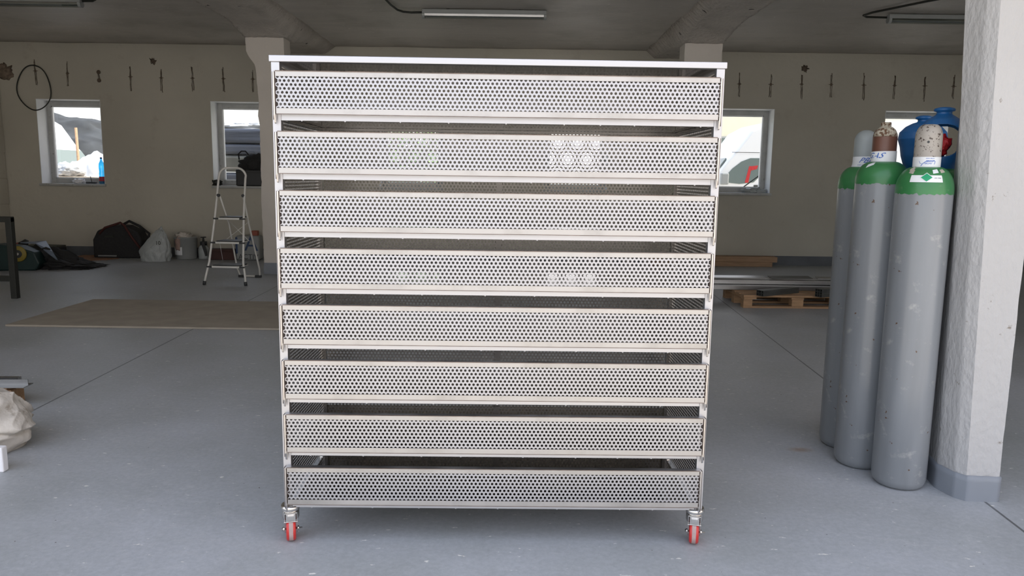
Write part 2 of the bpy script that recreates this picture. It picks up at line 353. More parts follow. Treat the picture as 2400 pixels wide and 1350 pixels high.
# ceiling, slightly wavy like brushed concrete
b = bmesh.new(); nx, ny = 90, 60
vv = [[b.verts.new((XL + (XR - XL) * i / nx, YF + (YB - YF) * j / ny, ZC + 0.012 * mnoise.noise(Vector((i * .25, j * .4, 3))))) for i in range(nx + 1)] for j in range(ny + 1)]
for j in range(ny):
    for i in range(nx): b.faces.new((vv[j][i], vv[j + 1][i], vv[j + 1][i + 1], vv[j][i + 1]))
me = bpy.data.meshes.new('ceiling'); b.to_mesh(me); b.free(); me.materials.append(M_ceil)
me.polygons.foreach_set('use_smooth', [True] * len(me.polygons))
o = bpy.data.objects.new('ceiling', me); COL.objects.link(o); o['kind'] = 'structure'
so = o.modifiers.new('s', 'SOLIDIFY'); so.thickness = 0.3; so.offset = -1

# back wall with six window openings
WX = [-7.82, -4.97, -2.22, 0.50, 3.20, 6.06]; WW = 1.05; WZ0, WZ1 = 1.19, 2.56; WT = 0.40
wb = MB(); xs = [XL - .3]
for x in WX: xs += [x, x + WW]
xs.append(XR + .3)
wb.box(xs[0], xs[-1], YB, YB + WT, -0.1, WZ0).box(xs[0], xs[-1], YB, YB + WT, WZ1, ZC + .3)
for i in range(0, len(xs), 2): wb.box(xs[i], xs[i + 1], YB, YB + WT, WZ0, WZ1)
struct('wall_back', wb, M_wall)
struct('baseboard_back', MB().box(XL, XR, YB - .012, YB + .001, 0, 0.155), mat('dark_base_paint', (0.12, 0.13, 0.145), 0.55, var=0.12, vscale=4))
# left wall: big pale blocks with joints
wl_ = MB().box(XL - .3, XL, YF, YB + .1, -0.1, ZC + .3)
struct('wall_left', wl_, M_wall)
struct('baseboard_left', MB().box(XL - .001, XL + .012, YF, YB, 0, 0.155), M_base)
pil = MB(); z = 0.0; k = 0
while z < ZC - .01:
    h = min(0.42, ZC - z); pil.box(XL, XL + 0.04 - 0.008 * (k % 2), 11.9, 12.69, z + .006, z + h - .006); z += h; k += 1
pil.box(XL, XL + .025, 11.91, 12.69, 0, ZC)
struct('trim_1', pil, M_wall, bevel=0.004)
struct('wall_right', MB().box(XR, XR + .3, YF, YB + .1, -0.1, ZC + .3), M_wall)
# front wall with the wide entrance
fwall = MB().box(XL - .3, -6.6, YF - .3, YF, -0.1, ZC + .3).box(6.4, XR + .3, YF - .3, YF, -0.1, ZC + .3).box(-6.6, 6.4, YF - .3, YF, 3.42, ZC + .3)
struct('wall_front', fwall, M_wall)

# windows
for i, x in enumerate(WX):
    y = YB + 0.27
    fr = MB(); fwid = 0.085
    fr.box(x, x + fwid, y, y + .07, WZ0, WZ1).box(x + WW - fwid, x + WW, y, y + .07, WZ0, WZ1)
    fr.box(x + fwid, x + WW - fwid, y, y + .07, WZ1 - .09, WZ1).box(x + fwid, x + WW - fwid, y, y + .07, WZ0, WZ0 + .085)
    o = struct('window_%d' % (i + 1), fr, M_pvc, bevel=0.004)
    sh = MB(); a = x + fwid; c_ = x + WW - fwid; z0 = WZ0 + .085; z1 = WZ1 - .09
    sh.box(a, a + .022, y - .012, y + .03, z0, z1).box(c_ - .022, c_, y - .012, y + .03, z0, z1).box(a, c_, y - .012, y + .03, z0, z0 + .022).box(a, c_, y - .012, y + .03, z1 - .02, z1)
    sh.build('sash', M_sash, o, bevel=0.003)
    MB().box(a + .01, c_ - .01, y + .012, y + .018, z0 + .01, z1 - .01).build('pane', M_pane, o)
    ln = MB(); t = .006
    ln.box(x, x + t, YB - .002, y, WZ0, WZ1).box(x + WW - t, x + WW, YB - .002, y, WZ0, WZ1).box(x + t, x + WW - t, YB - .002, y, WZ1 - t, WZ1)
    ln.build('reveal', M_white, o)
    MB().box(x - .02, x + WW + .02, YB - .05, y, WZ0 - .035, WZ0 + .004).build('window_sill', M_pvc, o, bevel=0.006)

# beams over the two column rows: trapezoid with haunches at the columns
def beam(name, xin, xout, xtop):
    """soffit between xin and xout (xtop: where the sloped inner side meets the ceiling)"""
    st = [(YF, 3.34), (4, 3.34), (7.5, 3.35), (9.1, 3.35), (9.6, 3.352), (10.0, 3.335), (10.25, 3.305), (10.42, 3.27), (10.55, 3.235), (11.0, 3.235), (11.15, 3.27), (11.4, 3.31), (11.8, 3.335), (YB, 3.345)]
    m = MB(); vs = []; fs = []
    N = 3
    ys = np.arange(YF, YB + .001, 0.03); rows = []
    for y in ys:
        z = -.015 + np.interp(y, [q[0] for q in st], [q[1] for q in st])
        row = []
        K = 14
        prof = [(xtop, ZC + .03)] + [(xin + (xout - xin) * k / K, z) for k in range(K + 1)] + [(xout + (0.02 if xout > xin else -0.02), ZC + .03)]
        for k, (a, zz) in enumerate(prof):
            n1 = mnoise.noise(Vector((a * 7, y * 5, zz * 3))); n2 = mnoise.noise(Vector((a * 20, y * 16, 7)))
            edge = 1 if k in (1, K + 1) else 0.5
            n3 = mnoise.noise(Vector((a * 45, y * 38, 3))); row.append((a + edge * (0.022 * n2 + .014 * n3), y, zz + edge * (0.012 * n1 + 0.012 * n2 + .008 * n3)))
        rows.append(row)
    n = len(rows[0])
    for row in rows: vs += row
    for j in range(len(rows) - 1):
        for k in range(n - 1): fs.append((j * n + k, j * n + k + 1, (j + 1) * n + k + 1, (j + 1) * n + k))
    fs.append(tuple(range(n))); fs.append(tuple(reversed([(len(rows) - 1) * n + k for k in range(n)])))
    for j in range(len(rows) - 1): fs.append((j * n, (j + 1) * n, (j + 1) * n + n - 1, j * n + n - 1))
    m.add(vs, fs, True)
    return struct(name, m, M_beam)
beam('trim_2', -3.08, -3.65, -2.86)
beam('trim_3', 2.25, 2.81, 2.08)

# far columns
def rough_column(name, sect, m, label, cat='column', seed=0, zs=40, amp=0.006, base=None):
    """sect(z) -> list of (x, y); vertical loft with rough faces"""
    o = None
    def loft(nm, z0, z1, nz, mm, parent, off=0.0, ampl=amp):
        mb = MB(); vs = []; fs = []; n = None
        for j in range(nz + 1):
            z = z0 + (z1 - z0) * j / nz; P = sect(z); ring = []
            cx = sum(q[0] for q in P) / len(P); cy = sum(q[1] for q in P) / len(P)
            for a, bq in zip(P, P[1:] + P[:1]):
                L = math.hypot(bq[0] - a[0], bq[1] - a[1]); K = max(2, int(L / 0.03)); 
                for k in range(6):
                    t = k / 6; x = a[0] + (bq[0] - a[0]) * t; y = a[1] + (bq[1] - a[1]) * t
                    nn = mnoise.noise(Vector((x * 9 + seed, y * 9, z * 6))) + 0.6 * mnoise.noise(Vector((x * 25, y * 25 + seed, z * 17)))
                    e_ = 1.7 if k == 0 else 1.0
                    dx, dy = x - cx, y - cy; l = math.hypot(dx, dy) or 1
                    ring.append((x + dx / l * (nn * ampl * e_ + off), y + dy / l * (nn * ampl * e_ + off), z))
            vs += ring; n = len(ring)
        for j in range(nz):
            for k in range(n): fs.append((j * n + k, j * n + (k + 1) % n, (j + 1) * n + (k + 1) % n, (j + 1) * n + k))
        fs += [tuple(reversed(range(n))), tuple(nz * n + k for k in range(n))]
        mb.add(vs, fs, True)
        ob = mb.build(nm, mm, parent)
        for pg in ob.data.polygons: pg.use_smooth = True
        md = ob.modifiers.new('es', 'EDGE_SPLIT'); md.split_angle = R(40)
        return ob
    o = loft(name, 0, ZC - .02 if seed < 5 else ZC, zs, m, None)
    o['kind'] = 'structure'
    if base: loft('painted_base', 0.0, base, 8, M_base, o, off=0.004, ampl=amp)
    return o
def secL(z):
    xl = np.interp(z, [0, 2.45, 2.62, 2.86, 2.95, 3.02, 3.5], [-3.50, -3.50, -3.51, -3.52, -3.60, -3.65, -3.65])
    return [(xl, 10.63), (-3.13, 10.63), (-3.13, 10.95), (xl, 10.95)]
rough_column('trim_4', secL, M_col, '', seed=1, zs=80, amp=0.008, base=0.16)
rough_column('trim_5', lambda z: [(2.29, 10.63), (2.80, 10.63), (2.80, 10.95), (2.29, 10.95)], M_col, '', seed=2, zs=50, amp=0.006, base=0.16)
def secN(z):
    f = lambda a, b_: a + (b_ - a) * min(1, z / 2.2)
    return [(2.172, 3.215), (f(2.035, 1.965), 3.222), (f(2.005, 1.935), 3.262), (f(1.985, 1.885) if z < 0 else float(np.interp(z, [0, 1.36, 1.6, 2.2, 4], [1.985, 1.948, 1.932, 1.90, 1.90])), 3.36), (2.005, 3.50), (2.19, 3.50)]
nc = rough_column('trim_6', secN, M_white_col, '', seed=3, zs=230, amp=0.0012, base=None)
# its grey painted base, waving upper edge
mb = MB(); vs = []; fs = []; pr = []
P = secN(0)
for a, bq in zip(P, P[1:] + P[:1]):
    for k in range(8): pr.append((a[0] + (bq[0] - a[0]) * k / 8, a[1] + (bq[1] - a[1]) * k / 8))
cx = sum(q[0] for q in pr) / len(pr); cy = sum(q[1] for q in pr) / len(pr); n = len(pr)
for j in range(5):
    for q in pr:
        dx, dy = q[0] - cx, q[1] - cy; l = math.hypot(dx, dy)
        zt = 0.118 + 0.006 * mnoise.noise(Vector((q[0] * 30, q[1] * 30, 0)))
        vs.append((q[0] + dx / l * .009, q[1] + dy / l * .009, zt * j / 4))
for j in range(4):
    for k in range(n): fs.append((j * n + k, j * n + (k + 1) % n, (j + 1) * n + (k + 1) % n, (j + 1) * n + k))
fs.append(tuple(4 * n + k for k in range(n)))
mb.add(vs, fs, True).build('painted_base', M_base, nc)

# ---------------------------------------------------------------- steel rack
RW, RD, RH = 1.602, 0.63, 1.812
rack = thing('tray_rack', 'large stainless steel rack of eight perforated drawers standing on red casters', 'rack', (-0.057, 2.762, 0), R(0.8))
Z0 = 0.145; HW = RW / 2
def perf_mesh(name, w, h, m, pitch=0.0155, r=0.0049, seg=12, thick=0.0012):
    """perforated sheet in the XZ plane, lower left corner at 0,0"""
    rp = pitch * math.sqrt(3) / 2; nc_ = int(w / pitch); nr = int(h / rp)
    x0 = (w - nc_ * pitch) / 2; z0 = (h - nr * rp) / 2
    R_ = pitch / math.sqrt(3)
    hexp = []
    for k in range(12):
        a = PI / 2 + k * PI / 6
        rad = R_ if k % 2 == 0 else pitch / 2
        hexp.append((rad * math.cos(a), rad * math.sin(a)))
    hol = [(r * math.cos(PI / 2 + k * PI / 6), r * math.sin(PI / 2 + k * PI / 6)) for k in range(12)]
    cs = []
    for j in range(nr):
        off = pitch / 2 if j % 2 else 0
        for i in range(nc_ - (1 if j % 2 else 0)):
            cs.append((x0 + pitch * (i + .5) + off, z0 + rp * (j + .5)))
    cs = np.array(cs); H = np.array(hexp); O = np.array(hol)
    V = np.zeros((len(cs), 24, 3))
    V[:, :12, 0] = cs[:, None, 0] + H[:, 0]; V[:, :12, 2] = cs[:, None, 1] + H[:, 1]
    V[:, 12:, 0] = cs[:, None, 0] + O[:, 0]; V[:, 12:, 2] = cs[:, None, 1] + O[:, 1]
    F = np.array([[k, (k + 1) % 12, 12 + (k + 1) % 12, 12 + k] for k in range(12)])
    F = (F[None] + 24 * np.arange(len(cs))[:, None, None]).reshape(-1, 4)
    V = V.reshape(-1, 3)
    key = np.round(V * 1e5).astype(np.int64); _, idx, inv = np.unique(key, axis=0, return_index=True, return_inverse=True)
    inv = inv.reshape(-1); V = V[idx]; F = inv[F]
    nv = len(V)
    # thickness: second layer + hole walls
    V2 = V.copy(); V2[:, 1] = thick
    rim = np.array([[12 + k, 12 + (k + 1) % 12] for k in range(12)]); rim = inv[(rim[None] + 24 * np.arange(len(cs))[:, None, None]).reshape(-1, 2)]
    Fb = F[:, ::-1] + nv
    Fr = np.column_stack([rim[:, 0], rim[:, 1], rim[:, 1] + nv, rim[:, 0] + nv])
    VA = np.vstack([V, V2]); FA = np.vstack([F, Fb, Fr])
    me = bpy.data.meshes.new(name)
    me.vertices.add(len(VA)); me.vertices.foreach_set('co', VA.astype(np.float32).ravel())
    me.loops.add(FA.size); me.loops.foreach_set('vertex_index', FA.astype(np.int32).ravel())
    me.polygons.add(len(FA)); me.polygons.foreach_set('loop_start', np.arange(0, FA.size, 4, dtype=np.int32)); me.polygons.foreach_set('loop_total', np.full(len(FA), 4, dtype=np.int32))
    me.polygons.foreach_set('use_smooth', np.zeros(len(FA), dtype=bool)); me.update(calc_edges=True); me.materials.append(m)
    return me
# posts
for px in (-HW, HW - .03):
    MB().box(px, px + .03, 0, .03, Z0, 1.79).build('post', M_rail, rack, bevel=0.002)
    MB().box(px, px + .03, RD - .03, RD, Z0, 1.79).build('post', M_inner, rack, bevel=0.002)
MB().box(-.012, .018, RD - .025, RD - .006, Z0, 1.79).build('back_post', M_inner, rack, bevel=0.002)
# top frame + sheet
MB().box(-HW - .006, HW + .006, -.004, .03, 1.790, RH).build('top_rail', M_rail, rack, bevel=0.002)
MB().box(-HW, -HW + .03, .03, RD, 1.790, RH).box(HW - .03, HW, .03, RD, 1.790, RH).box(-HW + .03, HW - .03, RD - .03, RD, 1.790, RH).build('top_frame', M_steel, rack, bevel=0.002)
MB().box(-HW + .01, HW - .01, .01, RD - .01, RH - .010, RH - .004).build('top_sheet', M_mirror, rack)
LIP = [1.757 - .2069 * k for k in range(8)]
DH = 0.148
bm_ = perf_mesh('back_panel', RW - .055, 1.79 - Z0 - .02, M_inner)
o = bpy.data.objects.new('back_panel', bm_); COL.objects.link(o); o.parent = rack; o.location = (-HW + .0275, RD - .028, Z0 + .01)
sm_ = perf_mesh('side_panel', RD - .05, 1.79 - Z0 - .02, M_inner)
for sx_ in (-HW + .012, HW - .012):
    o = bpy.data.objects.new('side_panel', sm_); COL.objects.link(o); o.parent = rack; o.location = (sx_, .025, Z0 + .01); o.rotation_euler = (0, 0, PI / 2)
front_me = perf_mesh('drawer_front', RW - .034, 0.124, M_sheet)
rng = random.Random(3)
for k, zt in enumerate(LIP):
    zb = zt - DH          # bottom of the drawer front
    # shelf under the drawer, with its front rail and side runners
    fr_ = MB().box(-HW + .03, HW - .03, 0.0, .028, zb - .021, zb + .004)
    wx_ = -HW + .1
    while wx_ < HW - .05:
        fr_.box(wx_, wx_ + .006, .001, .006, zb - .0235, zb - .020); wx_ += rng.uniform(.12, .26)
    fr_.build('front_rail', M_rail, rack, bevel=0.0012)
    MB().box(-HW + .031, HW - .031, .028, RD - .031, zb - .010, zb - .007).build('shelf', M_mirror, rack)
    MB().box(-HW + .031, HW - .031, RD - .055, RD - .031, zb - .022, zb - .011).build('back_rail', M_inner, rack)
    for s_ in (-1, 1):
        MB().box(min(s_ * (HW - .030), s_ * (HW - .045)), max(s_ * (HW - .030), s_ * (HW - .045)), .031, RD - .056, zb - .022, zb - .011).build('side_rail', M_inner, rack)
    dx = rng.uniform(-.002, .002); a = -HW + .022 + dx; c_ = HW - .022 + dx; yf = -.024
    d = bpy.data.objects.new('drawer_front', front_me); COL.objects.link(d); d.parent = rack
    d.location = (-HW + .017 + dx + rng.uniform(-.003, .003), yf + .003, zb + .012)
    def sub(mb, nm, mm, bv=0.0012):
        ob = mb.build(nm, mm, d, bevel=bv); ob.location = -Vector(d.location); return ob
    sub(MB().box(a - .005, c_ + .005, yf - .002, -.001, zt - .0025, zt).box(a, c_, yf, yf + .002, zt - .019, zt - .0025), 'top_lip', M_steel, 0)
    sub(MB().box(a, c_, yf - .0026, yf - .0019, zt - .0022, zt + .0004), 'top_brown_line', M_brown_shade, 0)  # thin dark brown line along the top edge of the lip
    sub(MB().box(a, c_, yf - .0006, yf + .001, zb - .0010, zb + .0012), 'bottom_shade_line', M_brown_shade, 0)  # dark strip standing in for contact shade between drawer front and rail
    sub(MB().box(a, c_, yf, yf + .002, zb + .001, zb + .020).box(a, c_, yf + .002, -.001, zb + .001, zb + .0025), 'bottom_lip', M_steel, 0)
    for s_ in (-1, 1):
        ex = a - .0065 if s_ < 0 else c_ + .0065
        st = MB()
        st.prism([(yf - .001, zt - .003), (yf - .001, zb - .004), (yf + .006, zb - .030), (yf + .014, zb - .034), (yf + .014, zb - .026), (-.002, zb), (-.002, zt - .003)], ex - .003, ex + .003, 'x')
        sub(st, 'side_bar', M_rod, 0.0015)
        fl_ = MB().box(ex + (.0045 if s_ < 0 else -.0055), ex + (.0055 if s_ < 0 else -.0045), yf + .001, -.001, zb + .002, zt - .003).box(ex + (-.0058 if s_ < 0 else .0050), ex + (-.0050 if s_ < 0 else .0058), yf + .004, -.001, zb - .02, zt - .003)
        sub(fl_, 'side_flange', M_brown_shade, 0)
# casters
def caster(x, y, rz):
    plate = MB().lathe([(.030, .145), (.034, .1445), (.036, .138), (.037, .132), (.034, .126), (.026, .122)], n=32)
    c0 = plate.build('caster', M_zinc, rack, loc=(x, y, 0), rot=(0, 0, rz))
    fk = MB()
    for s_ in (-1, 1):
        X = s_ * .0225
        fk.prism([(-.026, .118), (.022, .118), (.016, .06), (.012, .036), (-.008, .030), (-.018, .042), (-.024, .07)], X - .0015, X + .0015, 'x')
    fk.box(-.024, .024, -.026, .022, .114, .118)
    fk.lathe([(.020, .118), (.022, .123)], n=24)
    fk.box(-.026, .026, -.034, -.026, .083, .087).box(-.018, .018, -.032, -.028, .087, .116)
    fk.box(-.012, .012, -.040, -.030, .100, .112)
    fk.build('fork', M_zinc, c0, bevel=0.001)
    MB().lathe([(.0300, .084), (.0325, .090), (.0325, .118), (.030, .124)], c=(0, .012, 0), n=32).build('brake_housing', M_zinc, c0)
    ax = Matrix.Translation((0, -.004, .046)) @ Matrix.Rotation(PI / 2, 4, 'Y')
    MB().lathe([(.006, -.034), (.007, -.030), (.0085, -.030), (.0085, -.0245), (.004, -.0245), (.004, .0245), (.0085, .0245), (.0085, .030), (.003, .030), (.002, .042)], n=16, mx=ax).build('axle_bolt', M_zinc, c0)
    w = MB().lathe([(.020, -.018), (.038, -.018), (.043, -.0155), (.0452, -.009), (.0455, 0), (.0452, .009), (.043, .0155), (.038, .018), (.020, .018)], n=48, mx=ax).build('wheel', M_red_pu, c0)
    MB().lathe([(.0456, -.0075), (.0460, 0), (.0456, .0075)], n=48, mx=ax, caps=False).build('tread', M_tread, w)
for (x, y, rz) in ((-HW + .017, .020, .27), (HW - .022, .020, -.24), (-HW + .02, RD - .03, .4), (HW - .02, RD - .03, -.3)):
    caster(x, y, rz)

# ---------------------------------------------------------------- text helper
def text_mesh(body, size, shear=0.0):
    cu = bpy.data.curves.new('t', 'FONT'); cu.body = body; cu.size = size; cu.shear = shear; cu.align_x = 'CENTER'; cu.align_y = 'CENTER'
    cu.resolution_u = 3
    ob = bpy.data.objects.new('t', cu); COL.objects.link(ob)
    dg = bpy.context.evaluated_depsgraph_get(); me = bpy.data.meshes.new_from_object(ob.evaluated_get(dg))
    vs = [tuple(v.co) for v in me.vertices]; fs = [tuple(q.vertices) for q in me.polygons]
    bpy.data.objects.remove(ob); bpy.data.curves.remove(cu); bpy.data.meshes.remove(me)
    return vs, fs
def wrap(vs, rf, a0, z0, off):
    """flat (x, z) -> around the cylinder of radius rf(z)"""
    out = []
    for v in vs:
        z = z0 + v[1]; r = rf(z) + off; a = a0 + v[0] / max(rf(z0), .02)
        out.append((r * math.sin(a), -r * math.cos(a), z))
    return out
def patch(w, h, rf, a0, z0, off=0.0008, nx=24, nz=6, skew=0.0, dropf=0.0):
    vs = []; fs = []
    for j in range(nz + 1):
        for i in range(nx + 1):
            u = -w / 2 + w * i / nx
            vs.append((u * (1 + dropf * (0.5 - j / nz)), -h / 2 + h * j / nz + skew * u))
    for j in range(nz):
        for i in range(nx):
            k = j * (nx + 1) + i; fs.append((k, k + 1, k + nx + 2, k + nx + 1))
    return MB().add(wrap(vs, rf, a0, z0, off), fs, True)
def poly_patch(pts, rf, a0, z0, off):
    return MB().add(wrap(pts, rf, a0, z0, off), [tuple(range(len(pts)))], False)

# ---------------------------------------------------------------- gas cylinders
def gas_cylinder(label, x, y, zg, zn, cap, capz, capm, rz=0, rb=.117, seed=0, guard=False):
    t = thing('gas_cylinder', label, 'gas cylinder', (x, y, 0), 0, None)
    rn = .054
    body = MB().lathe([(.060, .004), (.085, 0), (.098, .004), (.110, .016), (rb, .04), (rb, .5), (rb, 1.0), (rb, zg + .005), (rb - .001, zg + .012)], n=64)
    body.build('body', M_cyl, t)
    def rf(z):
        if z <= zg: return rb
        u = min(1, (z - zg) / (zn - zg)); return rn - .004 + (rb - rn + .004) * math.sqrt(max(0, 1 - u ** 2.1))
    prof = []
    n = 96; vs = []; fs = []
    rows = 26
    for j in range(rows + 1):
        for i in range(n):
            a = 2 * PI * i / n
            if j == 0:
                z = zg - .010 + .008 * mnoise.noise(Vector((math.cos(a) * 9 + seed, math.sin(a) * 9, 0))) + .006 * mnoise.noise(Vector((math.cos(a) * 30, math.sin(a) * 30, seed)))
                r = rb + .0008
            else:
                z = zg + (zn - zg) * math.sin(PI / 2 * (j - 1) / (rows - 1)); r = rf(z) + .0008
            vs.append((r * math.cos(a), r * math.sin(a), z))
    for j in range(rows):
        for i in range(n): fs.append((j * n + i, j * n + (i + 1) % n, (j + 1) * n + (i + 1) % n, (j + 1) * n + i))
    MB().add(vs, fs, True).build('shoulder', M_green, t)
    return t, rf, rn
A0 = -math.atan2(1.83, 3.41)
# A front
A, rfA, rn = gas_cylinder('grey gas cylinder with green shoulder and diamond hazard sticker, frontmost beside white column', 1.830, 3.415, 1.362, 1.47, None, None, M_capw, seed=1)
def capmesh(rc, z0, z1, roundh, top=0.012, n=48):
    pr = [(rc + .002, z0), (rc, z0 + .004), (rc, z1 - roundh)]
    for k in range(1, 9):
        a = PI / 2 * k / 8; pr.append((top + (rc - top) * math.cos(a), z1 - roundh + roundh * math.sin(a)))
    return MB().lathe(pr, n=n)
capA = capmesh(.0545, 1.462, 1.655, .055, .022).build('valve_cap', M_capw, A)
hole = MB(); q = Matrix.Translation(Vector((math.sin(A0) * .0535, -math.cos(A0) * .0535, 1.577))) @ Matrix.Rotation(A0, 4, 'Z') @ Matrix.Rotation(PI / 2, 4, 'X')
hole.lathe([(.0052, 0), (.0052, .002)], n=16, mx=q).build('vent_hole', M_blackp, capA)
band = patch(.30, .048, lambda z: .0548, A0, 1.489, .0008, 60, 2).build('neck_label', M_paper, A); band['label'] = 'white paper neck band with blue writing'
for (s_, sz, da, z, sh) in (('ARGON', .0095, .30, 1.500, .3), ('gas gas', .012, .22, 1.487, .5), ('PBGAS', .010, -.1, 1.476, .4)):
    pass
# scribbled blue marks on the band
scr = MB()
def stroke(pts, rf, a0, z0, w, off=.0016):
    vs = []; fs = []
    for i, q in enumerate(pts):
        p0 = Vector(pts[max(i - 1, 0)]); p1 = Vector(pts[min(i + 1, len(pts) - 1)]); d = (p1 - p0).normalized(); nrm = Vector((-d.y, d.x)) * w / 2
        vs += [(q[0] + nrm.x, q[1] + nrm.y), (q[0] - nrm.x, q[1] - nrm.y)]
    for i in range(len(pts) - 1): fs.append((2 * i, 2 * i + 1, 2 * i + 3, 2 * i + 2))
    return wrap(vs, rf, a0, z0, off), fs
RB = lambda z: .0548
for pts, w in (([(-.022, -.016), (-.014, -.004), (-.004, .004), (.012, .006), (.030, .006)], .0022), ([(.026, .010), (.034, .004), (.030, -.008)], .002), ([(-.030, .006), (-.026, -.004), (-.018, -.006)], .0015)):
    scr.add(*stroke(pts, RB, A0, 1.489, w))
scr.build('blue_swoosh', M_ink, band)
for s_, sz, u, z in (('00000 PBGAS', .0060, .012, 1.506), ('PBGAS', .0105, .010, 1.4945), ('PBGAS', .0105, .004, 1.4845)):
    vs, fs = text_mesh(s_, sz, .5)
    MB().add(wrap([(v[0] + u, v[1]) for v in vs], RB, A0, z, .0016), fs).build('lettering', M_ink, band)
# shoulder stickers
st = patch(.128, .030, rfA, A0 + .05, 1.418, .0016, 30, 6, 0, .0).build('hazard_label', M_paper, A)
for (pp, mm, of) in (([(0, -.0255), (.0255, 0), (0, .0255), (-.0255, 0)], M_paper, .0024), ([(0, -.022), (.022, 0), (0, .022), (-.022, 0)], M_diamond, .0032)):
    sub_ = []
    vs = []; fs = []; K = 8
    for i in range(K + 1):
        for j in range(K + 1):
            s1, s2 = i / K, j / K
            v = Vector(pp[0]) * (1 - s1) * (1 - s2) + Vector(pp[1]) * s1 * (1 - s2) + Vector(pp[2]) * s1 * s2 + Vector(pp[3]) * (1 - s1) * s2
            vs.append((v.x, v.y * .80))
    for i in range(K):
        for j in range(K): k = i * (K + 1) + j; fs.append((k, k + K + 1, k + K + 2, k + 1))
    MB().add(wrap(vs, rfA, A0 + .05, 1.424, of), fs, True).build('hazard_diamond', mm, st)
vs, fs = text_mesh('UN 1006', .0075, 0)
MB().add(wrap([(v[0] + .043, v[1]) for v in vs], rfA, A0 + .05, 1.421, .0024), fs).build('lettering', M_black_ink, st)
vs, fs = text_mesh('------', .006, 0)
MB().add(wrap([(v[0], v[1]) for v in vs], rfA, A0 + .05, 1.424, .0040), fs).build('lettering', M_black_ink, st)
for da, z, w_, h_, mm in ((.42, 1.450, .022, .016, M_paper), (.78, 1.452, .022, .014, M_oldpaper), (-.62, 1.449, .022, .018, M_oldpaper), (-.70, 1.462, .02, .02, M_oldpaper)):
    patch(w_, h_, rfA, A0 + da, z, .0016, 8, 3, .2 if da > 0 else -.2).build('small_sticker', mm, A)
# B middle
Bc, rfB, _ = gas_cylinder('grey gas cylinder with green shoulder and brown valve cap, between the other cylinders', 1.757, 3.665, 1.402, 1.497, None, None, M_capb, seed=4)
AB = -math.atan2(1.757, 3.665)
cb = MB().lathe([(.0555, 1.49), (.0535, 1.495), (.0535, 1.615)], n=48, caps=False).build('valve_cap', M_capb, Bc)
MB().lathe([(.0537, 1.613), (.051, 1.628), (.043, 1.645), (.030, 1.657), (.0225, 1.660), (.0225, 1.680), (.019, 1.681)], n=48).build('chipped_top', M_capworn, cb)
bandB = patch(.30, .050, RB, AB, 1.520, .0008, 60, 2, .02).build('neck_label', M_paper, Bc)
vs, fs = text_mesh('GAS', .040, .6)
MB().add(wrap([(v[0] * 1.10 - .046, v[1] * .9) for v in vs], RB, AB, 1.524, .0016), fs).build('lettering', M_ink, bandB)
patch(.030, .016, rfB, AB - .62, 1.482, .0014, 8, 3, .5).build('small_sticker', M_paper, Bc)
# C left
Cc, rfC, _ = gas_cylinder('grey gas cylinder with green shoulder and round grey valve cap, leftmost and rearmost', 1.792, 3.938, 1.375, 1.478, None, None, M_capg, seed=8)
AC = -math.atan2(1.792, 3.938)
capmesh(.0545, 1.472, 1.662, .054, .003).build('valve_cap', M_capg, Cc)
bandC = patch(.34, .052, lambda z: .0548 + max(0, 1.492 - z) * .35, AC, 1.502, .0008, 60, 4, .02).build('neck_label', M_paper, Cc)
vs, fs = text_mesh('PBGAS', .036, .6)
MB().add(wrap([(v[0] * 1.1 + .030, v[1]) for v in vs], lambda z: .0552, AC, 1.508, .0016), fs).build('lettering', M_ink, bandC)
vs, fs = text_mesh('0 000 00 000', .008, 0)
MB().add(wrap([(v[0] - .010, v[1]) for v in vs], lambda z: .0570, AC, 1.485, .002), fs).build('lettering', M_ink, bandC)

